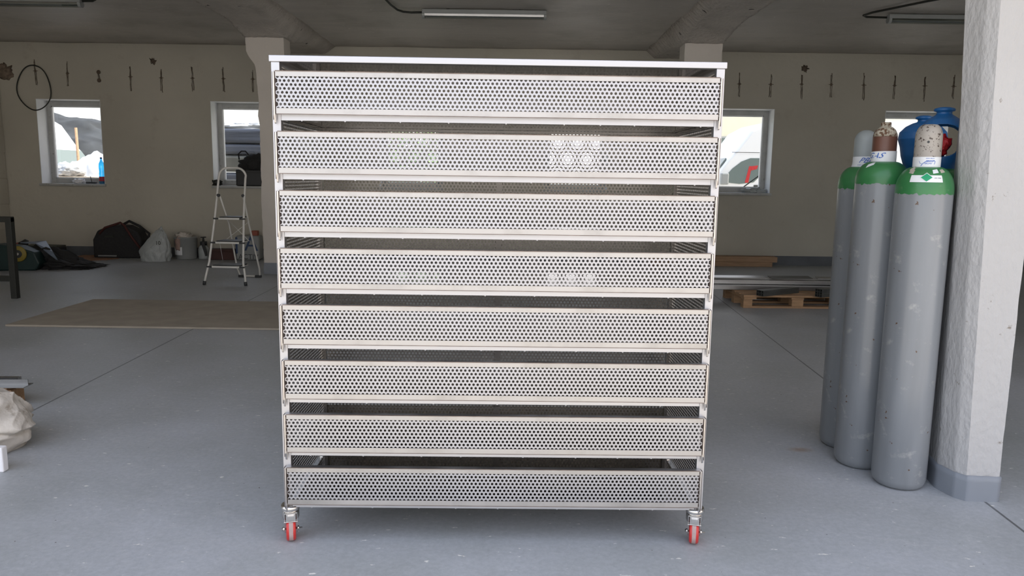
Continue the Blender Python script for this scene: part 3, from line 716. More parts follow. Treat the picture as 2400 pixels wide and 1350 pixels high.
def guard(parent, zb, ztop, rmax, acam, openw, ztop_open, zbot_open, knob):
    """tulip valve guard: shell with front and back openings"""
    H_ = ztop - zb
    prof = [(.060, 0), (.066, .03), (.078, .12), (.092, .28), (.100 if rmax > .1 else .09, .45), (rmax, .58), (rmax * .95, .70), (rmax * .72, .80), (rmax * .45, .86), (knob * .72, .885), (knob * .70, .93)]
    zs = [q[1] for q in prof]; rs = [q[0] for q in prof]
    n = 144; rows = 110; vs = []; fs = []
    for th in (0, -.007):
        for j in range(rows + 1):
            u = .93 * j / rows; r = float(np.interp(u, zs, rs)) + th
            for i in range(n):
                a = 2 * PI * i / n; vs.append((max(r, .004) * math.sin(a), -max(r, .004) * math.cos(a), zb + u * H_))
    keep = {}
    for j in range(rows):
        u = .93 * (j + .5) / rows
        for i in range(n):
            a = 2 * PI * (i + .5) / n
            d = min(abs((a - acam + PI) % (2 * PI) - PI), abs((a - acam) % (2 * PI) - PI))
            um = (ztop_open + zbot_open) / 2; uh = (ztop_open - zbot_open) / 2
            q = abs(u - um) / uh
            wid = openw * math.sqrt(max(0, 1 - q ** 2.5)) if q < 1 else 0
            keep[(j, i)] = d >= wid
    off = (rows + 1) * n
    for (j, i), kf in keep.items():
        i2 = (i + 1) % n
        q4 = (j * n + i, j * n + i2, (j + 1) * n + i2, (j + 1) * n + i)
        if kf:
            fs.append(q4); fs.append(tuple(off + k for k in reversed(q4)))
            for (jj, ii, e1) in ((j, (i + 1) % n, (q4[1], q4[2])), (j, (i - 1) % n, (q4[3], q4[0])), (j + 1, i, (q4[2], q4[3])), (j - 1, i, (q4[0], q4[1]))):
                if not keep.get((jj, ii), False): fs.append((e1[1], e1[0], off + e1[0], off + e1[1]))
    g = MB().add(vs, fs, True).build('valve_guard', M_blue, parent)
    MB().lathe([(knob * .70, zb + .90 * H_), (knob * .72, zb + .925 * H_), (knob * .95, zb + .935 * H_), (knob, zb + .955 * H_), (knob * .92, zb + .975 * H_), (knob * .5, zb + .995 * H_), (.004, ztop)], n=32).build('grip_knob', M_blue, g)
    return g
D, rfD, _ = gas_cylinder('grey gas cylinder with blue valve guard, right behind the frontmost cylinder', 2.055, 3.895, 1.36, 1.47, None, None, None, seed=11)
guard(D, 1.455, 1.735, .112, -math.atan2(2.055, 3.895) + .35, .22, .62, .25, .040)
E_, rfE, _ = gas_cylinder('grey gas cylinder with blue valve guard and red plastic seal, half behind white column', 2.008, 3.632, 1.36, 1.47, None, None, None, seed=14)
guard(E_, 1.455, 1.752, .098, -math.atan2(2.008, 3.632), 1.0, .72, .22, .046)
MB().lathe([(.016, 1.46), (.016, 1.56), (.022, 1.565), (.022, 1.59), (.012, 1.60)], n=20).build('valve', M_zinc, E_)
blob('red_seal', M_redp, E_, (-.022, -.052, 1.577), (.036, .030, .044), amp=.5, freq=2.2, seed=3, sub=3)

# ---------------------------------------------------------------- ceiling lamps and conduits
def lamp(x0, x1, y, label):
    t = thing('ceiling_lamp', label, 'ceiling lamp', ((x0 + x1) / 2, y, 3.385), 0, None)
    L_ = (x1 - x0) / 2
    MB().box(-L_, L_, -.05, .05, 0, .055).build('housing', M_olive if False else M_pail, t, bevel=.01)
    pr = [(-.05, .0), (-.046, -.025), (-.03, -.045), (0, -.052), (.03, -.045), (.046, -.025), (.05, 0)]
    MB().prism(pr, -L_ + .03, L_ - .03, 'x').build('diffuser', M_lampglass, t)
    MB().prism([(a * 1.03, b_ * 1.04) for a, b_ in pr], -L_, -L_ + .035, 'x').build('end_cap', M_pail, t, bevel=.003)
    MB().prism([(a * 1.03, b_ * 1.04) for a, b_ in pr], L_ - .035, L_, 'x').build('end_cap', M_pail, t, bevel=.003)
    for s_ in (-.018, .018):
        MB().tube([(-L_ + .05, s_, -.018), (L_ - .05, s_, -.018)], .010, 12).build('tube', M_pail, t)
    MB().box(-L_ + .3, -L_ + .34, -.02, .02, .055, .075).box(L_ - .34, L_ - .3, -.02, .02, .055, .075).build('bracket', M_dark, t)
    return t
lamp(-1.16, 0.38, 9.80, 'fluorescent ceiling lamp in the middle bay, above the steel rack')
lamp(-6.70, -5.18, 9.45, 'fluorescent ceiling lamp in the left bay, cut by the left edge')
lamp(4.57, 6.10, 9.72, 'fluorescent ceiling lamp in the right bay, partly behind the white column')
def conduit(pts, label):
    tag(MB().tube(pts, .013, 10).build('conduit', M_dark), label, 'conduit')
conduit([(-1.55, 8.6, 3.425), (-1.50, 9.5, 3.425), (-1.46, 9.75, 3.42), (-1.40, 9.83, 3.415), (-1.30, 9.84, 3.41), (-1.15, 9.82, 3.41)], 'dark conduit running along ceiling to the middle lamp')
conduit([(5.0, 8.4, 3.425), (4.62, 8.95, 3.425), (4.30, 9.55, 3.425), (4.26, 9.70, 3.42), (4.32, 9.76, 3.415), (4.58, 9.75, 3.41)], 'dark conduit bending to the right bay lamp')
conduit([(-5.20, 8.5, 3.425), (-5.05, 9.2, 3.42), (-5.0, 9.42, 3.42), (-5.06, 9.47, 3.415), (-5.19, 9.46, 3.41)], 'dark conduit hooking onto the left bay lamp')

# ---------------------------------------------------------------- rusty anchors along the back wall
anchors = [(-7.79, 3.0, 'wire'), (-7.27, 2.97, ''), (-6.76, 2.95, 'plate'), (-6.25, 2.93, ''), (-5.75, 2.92, ''), (-5.24, 2.92, ''), (-4.74, 2.92, ''), (-4.26, 2.92, '')]
anchorsR = [(3.65, 2.95), (4.16, 2.95), (4.66, 2.96), (5.14, 2.96), (5.67, 2.96), (6.17, 2.96), (6.66, 2.96), (7.13, 2.96)]
ORD = ['first', 'second', 'third', 'fourth', 'fifth', 'sixth', 'seventh', 'eighth']
def anchor(x, z, kind, label, grp, seed):
    rg = random.Random(seed)
    t = thing('wall_anchor', label, 'wall anchor', (x, YB, z), 0, grp)
    m = MB(); lean = rg.uniform(-.012, .018)
    top = .17 + rg.uniform(-.03, .03); bot = -.24 + rg.uniform(-.02, .03)
    if kind == 'plate': top, bot = .05, -.09
    for s_ in (-1, 1):
        t0 = top * rg.uniform(.75, 1); b0 = bot * rg.uniform(.85, 1); w_ = rg.uniform(.006, .013)
        pts = [(s_ * w_ * (.6 if q < .4 else 1) + lean * (q - .5) + rg.uniform(-.004, .004), -.004, t0 + (b0 - t0) * q) for q in (0, .15, .3, .45, .6, .75, .9, 1)]
        m.tube(pts, [rg.uniform(.0025, .0065) for _ in pts], 6)
    m.build('rod', M_rust, t)
    if kind != 'plate':
        MB().box(-.045 + rg.uniform(0, .02), .030 + rg.uniform(0, .015), -.006, 0, -.004, .004).lathe([(.018, -.008), (.021, 0), (.014, .006)], n=9, mx=Matrix.Translation((0, -.002, 0)) @ Matrix.Rotation(PI / 2, 4, 'X')).build('clamp', M_rust, t)
    else:
        MB().lathe([(.032, -.004), (.034, .004)], n=14, mx=Matrix.Translation((0, -.006, .045)) @ Matrix.Rotation(PI / 2, 4, 'X')).lathe([(.032, -.004), (.034, .004)], n=14, mx=Matrix.Translation((0, -.006, -.085)) @ Matrix.Rotation(PI / 2, 4, 'X')).build('clamp', M_rust, t)
    return t
for i, (x, z, k) in enumerate(anchors):
    lb = '%s rusty wall anchor from the left above the left windows' % ORD[i]
    if i == 0: lb = 'rusty wall anchor at far left with the wire loop hanging from it'
    anchor(x, z, k, lb, 'rusty anchors on the back wall left of the rack', i)
for i, (x, z) in enumerate(anchorsR):
    anchor(x, z, '', '%s rusty wall anchor right of the steel rack, high on back wall' % ORD[i], 'rusty anchors on the back wall right of the rack', 20 + i)
# holes with broken plaster
for x, z, r_, lb in ((-5.87, 3.17, .05, 'dark broken hole in plaster above the left anchors'), (4.70, 3.20, .055, 'dark broken hole in plaster above the right anchors')):
    tag(blob('plaster_hole', M_rust, None, (x, YB, z), (r_, .012, r_), amp=1.1, freq=2.5, seed=x, sub=3), lb, 'wall damage')
tag(blob('plaster_scar', M_sm_rust, None, (-8.30, YB - .005, 2.98), (.15, .02, .13), amp=.7, freq=2, seed=2, sub=3), 'brown broken plaster patch at far left under ceiling', 'wall damage')
# wire loop
pts = []
for k in range(48):
    a = 2 * PI * k / 48
    rx = .275 * (1 + .05 * math.sin(3 * a + 1)); rz_ = .345 * (1 + .03 * math.cos(2 * a))
    pts.append((-7.80 + rx * math.sin(a) - .01, YB - .035, 2.73 + rz_ * math.cos(a)))
tag(MB().tube(pts, .0095, 8, closed=True).build('wire_loop', M_dark), 'dark wire loop hanging from the first anchor at upper left', 'wire loop')

# ---------------------------------------------------------------- step ladder
def ladder():
    t = thing('step_ladder', 'white folding step ladder with three black treads, left of the rack', 'step ladder', (-3.60, 9.85, 0), R(-4))
    r_ = .0135
    def rail_x(s_, z):    # front rail half-width
        return s_ * float(np.interp(z, [0, .12, .27, .85, 1.22, 1.40], [.262, .245, .215, .180, .172, .165]))
    def rail_y(z): return float(np.interp(z, [0, .27, 1.40], [-.36, -.30, .0]))
    loop = []
    for z in (0.03, .10, .2, .27, .4, .6, .8, 1.0, 1.18, 1.26): loop.append((rail_x(-1, z), rail_y(z), z))
    for k in range(1, 8):
        a = PI - k * (PI / 2) / 8; loop.append((-.172 + .11 + .11 * math.cos(a), rail_y(1.33), 1.28 + .11 * math.sin(a)))
    loop += [(-.05, rail_y(1.39), 1.392), (.05, rail_y(1.39), 1.392)]
    for k in range(1, 8):
        a = PI / 2 - k * (PI / 2) / 8; loop.append((.172 - .11 + .11 * math.cos(a), rail_y(1.33), 1.28 + .11 * math.sin(a)))
    for z in (1.26, 1.18, 1.0, .8, .6, .4, .27, .2, .10, .03): loop.append((rail_x(1, z), rail_y(z), z))
    MB().tube(loop, r_, 12).build('front_frame', M_ladder, t)
    rear = [(-.150, rail_y(1.05) + .02, 1.06), (-.130, .12, .7), (-.150, .36, .12), (-.135, .405, .030), (-.10, .41, .018), (.10, .41, .018), (.135, .405, .030), (.150, .36, .12), (.130, .12, .7), (.150, rail_y(1.05) + .02, 1.06)]
    MB().tube(rear, .011, 10).build('rear_frame', M_ladder, t)
    for z in (.225, .51, .795):
        y0 = rail_y(z); w = abs(rail_x(1, z)) - .02
        s_ = MB().box(-w + .03, w - .03, y0 - .02, y0 + .004, z - .022, z).box(-w + .02, w - .02, y0, y0 + .24, z - .012, z - .004).build('step', M_ladder, t, bevel=.004)
        MB().box(-w + .035, w - .035, y0 + .0, y0 + .24, z - .004, z + .012).build('tread_mat', M_blackp, s_, bevel=.003)
        for q in (-1, 1):
            MB().box(min(q * (w - .03), q * (w + .035)), max(q * (w - .03), q * (w + .035)), y0 - .022, y0 + .012, z - .020, z - .002).build('step_bracket', M_blackp, s_, bevel=.003)
    for q in (-1, 1):
        MB().tube([(q * .262, -.362, 0.0), (q * .258, -.358, .045)], .020, 12).build('rubber_foot', M_blackp, t)
        MB().box(min(q * .07, q * .155), max(q * .07, q * .155), .39, .425, 0, .032).build('rubber_foot', M_blackp, t, bevel=.006)
        MB().lathe([(.020, -.012), (.020, .012)], n=20, mx=Matrix.Translation((q * .158, rail_y(1.05), 1.06)) @ Matrix.Rotation(PI / 2, 4, 'X')).build('hinge_knob', M_blackp, t)
    MB().tube([(-.135, .13, .74), (.16, .04, .50)], .004, 6).tube([(.135, .13, .74), (-.16, .04, .50)], .004, 6).build('cross_brace', M_ladder, t)
    MB().tube([(-.17, rail_y(.5) + .15, .50), (-.175, .0, .24)], .002, 5).build('cord', M_foam, t)
    t.scale = (1.03, 1.0, 1.055)
ladder()

# ---------------------------------------------------------------- things along the back wall, left
# black tool bag
t = thing('tool_bag', 'black tool bag with red straps on floor by the back wall', 'tool bag', (-6.42, 12.48, 0), R(3))
MB().prism([(-.42, 0), (.34, 0), (.36, .30), (.30, .44), (.12, .53), (-.12, .54), (-.34, .45), (-.42, .30)], -.14, .16, 'y').build('bag_body', M_black, t, bevel=.03, seg=3)
MB().box(-.34, -.05, -.155, -.14, .03, .05).build('trim_strip', M_pail, t)
MB().tube([(-.30, -.15, .40), (-.20, -.16, .50), (-.05, -.15, .55), (.02, -.1, .58), (.10, -.15, .54), (.22, -.16, .34), (.36, -.17, .15)], .018, 8).build('strap', M_redstrap, t)
MB().tube([(.0, .0, .53), (.12, .0, .60), (.28, .0, .52), (.44, -.02, .40), (.40, -.05, .2)], .022, 8).build('handle', M_black, t)
MB().box(-.22, -.08, -.15, -.14, .34, .37).build('pocket_flap', M_dark, t)
# white plastic bag
t = thing('plastic_bag', 'crumpled white plastic bag leaning between tool bag and pail', 'plastic bag', (-5.68, 12.02, 0), 0)
def pb(v):
    k = max(0, v.z) / .28; s_ = 1 - .72 * min(1, k * .62)
    return Vector((v.x * s_ + k * .075, v.y * s_, v.z))
blob('bag_body', M_bag, t, (0, 0, .16), (.25, .15, .38), amp=.13, freq=2.2, seed=5, sub=5, flat=0.0, post=pb)
vs, fs = text_mesh('10', .09, 0)
MB().add([(v[0] + .12, -.150 + 0.25 * 0, v[1] + .30) for v in vs], fs).build('printed_mark', M_dark, t)
# pail
t = thing('pail', 'cloudy plastic pail with a white label and rags on top', 'pail', (-5.36, 12.42, 0), 0)
MB().lathe([(.155, 0), (.165, .01), (.178, .34), (.185, .345), (.185, .36), (.176, .362)], n=40).build('pail_body', M_pail, t)
patch(.17, .13, lambda z: .170, -.45, .14, .003, 12, 2).build('paper_label', M_paper, t)
blob('rag', M_rag, t, (-.01, -.02, .37), (.15, .13, .07), amp=.6, freq=2.4, seed=9, sub=4)
blob('rag_tail', mat('pinkish_rag', (.40, .28, .24), .9, var=.2, vscale=9), t, (-.05, -.165, .27), (.055, .02, .13), amp=.5, freq=2, seed=4, sub=3)
# sprayer bottle
t = thing('spray_bottle', 'small translucent pressure sprayer with black pump beside the pail', 'spray bottle', (-5.08, 12.45, 0), 0)
MB().lathe([(.075, 0), (.085, .01), (.085, .16), (.07, .20), (.045, .225), (.04, .235)], n=32).build('bottle_body', M_bag, t)
MB().lathe([(.055, .225), (.055, .285), (.02, .29), (.014, .33), (.014, .345), (.045, .348), (.045, .362)], n=24).build('pump_head', M_blackp, t)
MB().prism([(.0, .25), (.05, .25), (.075, .16), (.085, .06), (.06, .05), (.03, .15)], -.10, -.075, 'y').build('pump_handle', M_blackp, t, bevel=.004)
# dark red box behind the ladder
tag(MB().box(-.20, .20, -.10, .10, 0, .17).box(-.21, .21, -.11, .11, .13, .15).build('crate', mat('dark_red_crate', (.07, .03, .025), .7, var=.2), loc=(-4.72, 12.4, 0), bevel=.01), 'low dark red crate on floor behind the ladder', 'crate')
# white and blue bucket with writing
t = thing('adhesive_sack', 'white and blue printed sack with orange top behind the ladder', 'sack', (-4.32, 12.42, 0), 0)
MB().box(-.19, .20, -.11, .11, 0, .40).build('sack_body', M_pail, t, bevel=.035, seg=3)
MB().box(-.192, -.14, -.113, .10, .10, .38).build('printed_band', M_bpaint, t, bevel=.02, seg=3)
vs, fs = text_mesh('A', .34, 0); MB().add([(v[0] + .07, -.114, v[1] + .26) for v in vs], fs).build('lettering', M_bpaint, t)
vs, fs = text_mesh('ACTIV', .115, 0); MB().add([(v[0] * 1.0 + .02, -.114, v[1] + .055) for v in vs], fs).build('lettering', M_blackp, t)
MB().box(.06, .16, -.06, .04, .39, .48).build('orange_cap', M_orange, t, bevel=.012)
# cardboard sheet
m = MB(); vs = []; n = 26
outl = [(-7.19, 12.66), (-7.20, 11.95), (-6.95, 11.72), (-6.70, 11.74), (-6.60, 11.95), (-6.45, 12.05), (-6.40, 12.28), (-6.86, 12.30), (-6.88, 12.66)]
tag(MB().prism(outl, .004, .012, 'z').build('cardboard', M_card), 'flat brown cardboard sheet on floor at the back wall', 'cardboard')
# black case
t = thing('tool_case', 'long black tool case on floor at the left of the back wall', 'tool case', (-7.55, 12.2, 0), R(-4))
MB().box(-.32, .30, -.13, .13, 0, .20).build('case_body', M_blackp, t, bevel=.03, seg=3)
MB().box(-.30, .29, -.12, .12, .195, .215).build('case_lid', M_olive, t, bevel=.01)
MB().box(.14, .24, -.14, -.125, .14, .19).build('latch', M_dark, t, bevel=.004)
# olive box with orange tool
t = thing('open_box', 'olive box standing behind the green machine', 'box', (-7.78, 11.6, 0), 0)
MB().box(-.25, .28, -.2, .2, 0, .22).build('box_body', M_olive, t, bevel=.008)
MB().box(-.28, .20, -.22, -.19, .16, .27).build('box_flap', M_olive, t, bevel=.004)
t = thing('power_tool', 'orange and black power tool lying on the olive box', 'power tool', (-7.55, 11.52, .22), R(8))
MB().tube([(-.28, 0, .03), (-.05, 0, .05), (.06, 0, .06)], [.022, .03, .042], 12).build('tool_body', M_orange, t)
MB().tube([(.05, 0, .055), (.13, 0, .09), (.15, 0, .13)], [.045, .05, .03], 12).build('tool_head', M_blackp, t)
# green machine with yellow disc
t = thing('floor_machine', 'dark teal machine with a yellow wheel disc on floor at left', 'machine', (-7.0, 10.75, 0), R(10))
MB().prism([(-.75, 0), (.24, 0), (.30, .10), (.24, .26), (.02, .34), (-.25, .37), (-.75, .30)], -.15, .15, 'y').build('housing', M_teal, t, bevel=.02)
ring = MB().lathe([(.055, -.012), (.105, -.012), (.112, 0), (.105, .012), (.055, .012)], n=36, mx=Matrix.Translation((.04, -.168, .24)) @ Matrix.Rotation(PI / 2, 4, 'X'))
ring.build('yellow_disc', M_yel, t)
MB().lathe([(.05, -.016), (.056, .016)], n=24, mx=Matrix.Translation((.04, -.168, .24)) @ Matrix.Rotation(PI / 2, 4, 'X')).build('disc_hub', M_blackp, t)
MB().lathe([(.018, -.02), (.018, .02)], n=16, mx=Matrix.Translation((.04, -.172, .24)) @ Matrix.Rotation(PI / 2, 4, 'X')).build('spindle', M_zinc, t)
MB().box(-.60, -.28, -.162, -.15, .06, .10).build('name_plate', M_foam, t)
MB().tube([(-.35, 0, .36), (-.30, 0, .5), (-.36, 0, .62), (-.42, 0, .66)], .035, 10).build('handle', M_blackp, t)
# dark tarp heap with a bluish sheet
t = thing('tarp_heap', 'dark crumpled tarp with blue-grey sheet beside the teal machine', 'tarp', (-6.62, 11.05, 0), 0)
def lowtail(v): return Vector((v.x, v.y, v.z * (1.0 if v.x < -.1 else max(.22, 1 - (v.x + .1) * 1.7))))
blob('tarp', M_black, t, (0, 0, .03), (.58, .30, .26), amp=.5, freq=2.0, seed=6, sub=5, flat=0.0, post=lowtail)
MB().add([(-.5, -.1, .36), (-.28, -.1, .35), (-.02, -.22, .21), (.14, -.28, .12), (.02, -.20, .24), (-.25, .1, .37), (-.5, -.1, .372), (-.28, -.1, .362), (-.02, -.22, .222), (.14, -.28, .132), (.02, -.20, .252), (-.25, .1, .382)], [(0, 1, 5), (1, 2, 4, 5), (2, 3, 4), (6, 11, 7), (7, 11, 10, 8), (8, 10, 9), (0, 6, 7, 1), (1, 7, 8, 2), (2, 8, 9, 3), (3, 9, 10, 4), (4, 10, 11, 5), (5, 11, 6, 0)]).build('blue_sheet', M_bluegrey, t)
# steel bench frame
t = thing('steel_bench', 'dark square-tube steel bench frame cut by the left edge', 'bench', (-5.48, 8.28, 0), 0)
MB().box(-.035, .03, -.033, .033, 0, .89).build('leg', M_dark, t, bevel=.004)
MB().box(-1.435, -1.37, -.033, .033, 0, .89).build('leg', M_dark, t, bevel=.004)
MB().box(-1.435, .03, -.03, .03, .84, .90).build('top_rail', M_dark, t, bevel=.004)
MB().box(-1.37, -.035, -.028, .028, .19, .25).build('lower_rail', M_dark, t, bevel=.004)
# board on the floor
bd = MB().box(-4.58, -1.15, 6.74, 8.2, 0.001, .018)
tag(bd.build('floor_board', M_osb, bevel=.002), 'large thin brownish board lying flat on floor left of the rack', 'board')

# ---------------------------------------------------------------- left foreground: canvas sack, foam block, pallet with profile
def wrinkle(v):
    d = v.normalized(); q = Vector((v.x * 5 + v.z * 2, v.y * 5, v.z * 9))
    q = Vector((v.x * 6 - v.z * 3, v.y * 6, v.z * 3)); w = (1 - abs(mnoise.noise(q))) ** 6 * .026 + (1 - abs(mnoise.noise(Vector((v.x * 3, v.y * 3, v.z * 9)) + Vector((4, 1, 7))))) ** 7 * .018
    fold = .018 * math.exp(-((v.z - .05 + .25 * v.x) / .012) ** 2)
    return v + d * (w - fold)
tag(blob('canvas_sack', M_rag, None, (-2.735, 3.70, .115), (.295, .225, .165), amp=.10, freq=1.0, seed=12, sub=7, flat=0.0, post=wrinkle), 'dirty white canvas sack slumped on floor at the left edge', 'sack')
tag(MB().box(-2.72, -2.365, 3.385, 3.425, 0, .12).build('foam_block', M_foam, bevel=.006), 'white foam block standing in front of the canvas sack', 'foam block')
t = thing('broken_pallet', 'brown wooden pallet end behind the canvas sack at left edge', 'pallet', (-2.98, 4.45, 0), 0)
MB().box(-.30, .0, -.06, .06, 0.02, .10).build('block', M_wood, t, bevel=.004)
MB().box(-.9, .0, -.06, .06, .0, .022).build('bottom_board', M_wood, t, bevel=.002)
MB().box(-.9, -.02, -.07, .07, .10, .122).build('top_board', M_wood, t, bevel=.002)
t = thing('steel_profile', 'pale grey metal profile lying on the broken pallet', 'metal profile', (-2.98, 4.41, .1225), R(3))
MB().prism([(-.05, 0), (.05, 0), (.05, .004), (.003, .004), (.003, .04), (-.003, .04), (-.003, .004), (-.05, .004)], -1.0, .09, 'x').build('profile_bar', M_tube, t)
MB().prism([(.055, 0), (.09, 0), (.09, .035), (.055, .035)], -1.0, .0, 'x').build('profile_bar', M_tube, t)

# ---------------------------------------------------------------- right: pallet with steel, planks
def pallet(x, y, rz, label):
    t = thing('pallet', label, 'pallet', (x, y, 0), rz)
    for yy in (-.34, 0, .34):
        MB().box(0, 1.2, yy - .05, yy + .05, 0, .022).build('bottom_board', M_wood, t, bevel=.002)
        for xx in (0.0, .54, 1.10):
            MB().box(xx, xx + (.10 if xx != .54 else .13), yy - .05, yy + .05, .022, .10).build('block', M_wood, t, bevel=.004)
    for xx in (0.0, .53, 1.06):
        MB().box(xx, xx + .14, -.4, .4, .10, .122).build('stringer_board', M_wood, t, bevel=.002)
    for k in range(5):
        yy = -.39 + k * .165
        MB().box(-.0, 1.2, yy, yy + .12, .122, .144).build('deck_board', M_wood, t, bevel=.002)
    return t
pallet(2.56, 8.70, R(1), 'wooden pallet carrying steel tubes, right of the rack')
# long tubes on the pallet
zt = .1445
cntn = 0
lens = [(2.15, 5.4, 8.74, .05), (2.1, 5.2, 8.84, .04), (2.2, 5.5, 8.93, .05), (2.0, 5.3, 9.03, .04)]
TL = ['long steel tube on the pallet, nearest of the bottom row', 'long steel tube on the pallet, second from the front in the bottom row', 'long steel tube on the pallet, third from the front in the bottom row', 'long steel tube on the pallet, rearmost of the bottom row']
for i, (a, c_, y, s_) in enumerate(lens):
    tag(MB().box(a, c_, y - s_ * .7, y + s_ * .7, zt, zt + s_).build('steel_tube', M_tube, bevel=.004), TL[i], 'steel tube', 'long steel tubes on the pallet')
TL = ['long shiny steel tube on the pallet, front one of the upper row', 'long shiny steel tube on the pallet, rear one of the upper row']
for i, (a, c_, y, s_) in enumerate([(2.1, 5.4, 8.86, .05), (2.0, 5.4, 8.98, .06)]):
    tag(MB().box(a, c_, y - s_ * .7, y + s_ * .7, zt + .0515, zt + .0515 + s_).build('steel_tube', M_tube, bevel=.004), TL[i], 'steel tube', 'long steel tubes on the pallet')
# sheets lying crossways on the tubes
for i, (x, y, a, L_, w_, z, lb, mm) in enumerate([(2.60, 8.94, 3, .80, .12, .264, 'pale metal sheet strip lying askew on the tubes, left one', M_tube), (3.30, 8.95, 4, .50, .13, .264, 'dark metal sheet strip lying askew on the tubes, right one', M_dtube), (3.76, 8.93, -6, .30, .12, .264, 'short pale metal offcut on the tubes', M_tube)]):
    o = MB().box(-L_ / 2, L_ / 2, -w_ / 2, w_ / 2, 0, .008).build('metal_sheet', mm, loc=(x, y, z), rot=(R(6), 0, R(a)), bevel=.001)
    tag(o, lb, 'metal sheet')
# small tube bundles
def tube_bundle(x, y, z, rz, L_, nx_, nz_, s_, label, grp):
    k = 0
    M4 = Matrix.Translation((x, y, z)) @ Matrix.Rotation(rz, 4, 'Z')
    places = []
    for i in range(nx_):
        for j in range(nz_):
            m = MB(); t_ = .0025
            x0 = i * s_; z0 = j * s_
            m.box(x0, x0 + s_ - .001, 0, L_, z0, z0 + t_).box(x0, x0 + s_ - .001, 0, L_, z0 + s_ - .001 - t_, z0 + s_ - .001).box(x0, x0 + t_, 0, L_, z0 + t_, z0 + s_ - .001 - t_).box(x0 + s_ - .001 - t_, x0 + s_ - .001, 0, L_, z0 + t_, z0 + s_ - .001 - t_)
            o = m.build('square_tube', M_dtube, loc=(x, y, z), rot=(0, 0, rz))
            cn = ['left', 'middle', 'right'][i] if nx_ == 3 else ['left', 'second', 'third', 'right'][i]
            rn_ = ['bottom', 'upper', 'top'][j] if nz_ > 2 else ['bottom', 'top'][j]
            tag(o, '%s, %s column of the %s row' % (label, cn, rn_), 'square tube', grp)
tube_bundle(2.70, 8.30, .1445, R(-58), .60, 3, 2, .032, 'short dark square tube in the bundle on pallet front', 'square tubes bundled on the front of the pallet')
tube_bundle(3.34, 8.28, .1445, R(-60), .60, 3, 3, .030, 'dark square tube in the bundle beside gas cylinders', 'square tubes bundled by the gas cylinders')
# planks at the wall
tag(MB().box(2.3, 4.27, 12.40, 12.60, .0, .075).build('wood_plank', M_wood2, bevel=.006), 'brown wooden plank on floor at back wall, lower of two', 'plank')
tag(MB().box(2.2, 4.34, 12.38, 12.58, .0755, .165).build('wood_plank', M_wood2, bevel=.006), 'brown wooden plank at back wall, upper of two', 'plank')

# ---------------------------------------------------------------- things on window sills
t = thing('water_bottle', 'blue plastic water bottle with red label on the left window sill', 'bottle', (-6.90, 12.86, WZ0 + .004), 0)
MB().lathe([(.040, 0), (.046, .01), (.046, .10), (.044, .14), (.047, .17), (.040, .20), (.044, .25), (.046, .29), (.040, .335), (.022, .375), (.014, .40), (.014, .42)], n=28).build('bottle_body', M_bottle, t)
MB().lathe([(.0475, .045), (.0475, .12)], n=28, caps=False).build('bottle_label', mat('red_label', (.45, .03, .04), .5), t)
MB().lathe([(.017, .415), (.017, .44)], n=16).build('bottle_cap', mat('blue_cap', (.01, .05, .25), .4), t)
tag(blob('tissue', M_foam, None, (-7.28, 12.84, WZ0 + .04), (.11, .06, .045), amp=.6, freq=2.5, seed=4, sub=4, flat=WZ0 + .004), 'crumpled white tissue on the left window sill', 'tissue')
t = thing('hand_tool', 'small black tool on the sill beside the blue bottle', 'tool', (-7.06, 12.83, WZ0 + .004), R(5))
MB().box(-.09, .07, -.02, .02, 0, .03).build('grip', M_blackp, t, bevel=.006)
MB().tube([(.0, 0, .02), (-.02, 0, .12)], .005, 6).build('blade', M_dark, t)
t = thing('equipment_case', 'black hard case on sill of second window, behind the ladder', 'case', (-4.28, 12.78, WZ0 + .004), 0)
MB().box(-.31, .22, -.11, .13, 0, .27).build('case_body', M_blackp, t, bevel=.02, seg=3)
MB().box(-.29, .20, -.125, -.11, .215, .225).build('case_seam', M_dark, t)
t = thing('duffel_bag', 'dark crumpled bag with a handle on top of the black case', 'bag', (-4.28, 12.80, WZ0 + .275), 0)
blob('bag_body', M_black, t, (.02, 0, .10), (.32, .13, .16), amp=.4, freq=2.0, seed=2, sub=4, flat=0.0)
MB().tube([(-.28, -.02, .16), (-.29, -.02, .25), (-.24, -.02, .30), (-.17, -.02, .30), (-.12, -.02, .24)], .012, 8).build('handle', M_black, t)
tag(blob('rag_ball', M_dark, None, (-4.93, 12.72, WZ0 + .05), (.09, .05, .055), amp=.6, freq=2.5, seed=8, sub=3, flat=WZ0 + .004), 'dark crumpled rag at left corner of second window sill', 'rag')
tag(blob('plastic_wrap', M_bag, None, (4.02, 12.83, WZ0 + .03), (.20, .07, .05), amp=.7, freq=2.8, seed=7, sub=4, flat=WZ0 + .004), 'crumpled clear plastic on sill of the window right of the rack', 'plastic wrap')

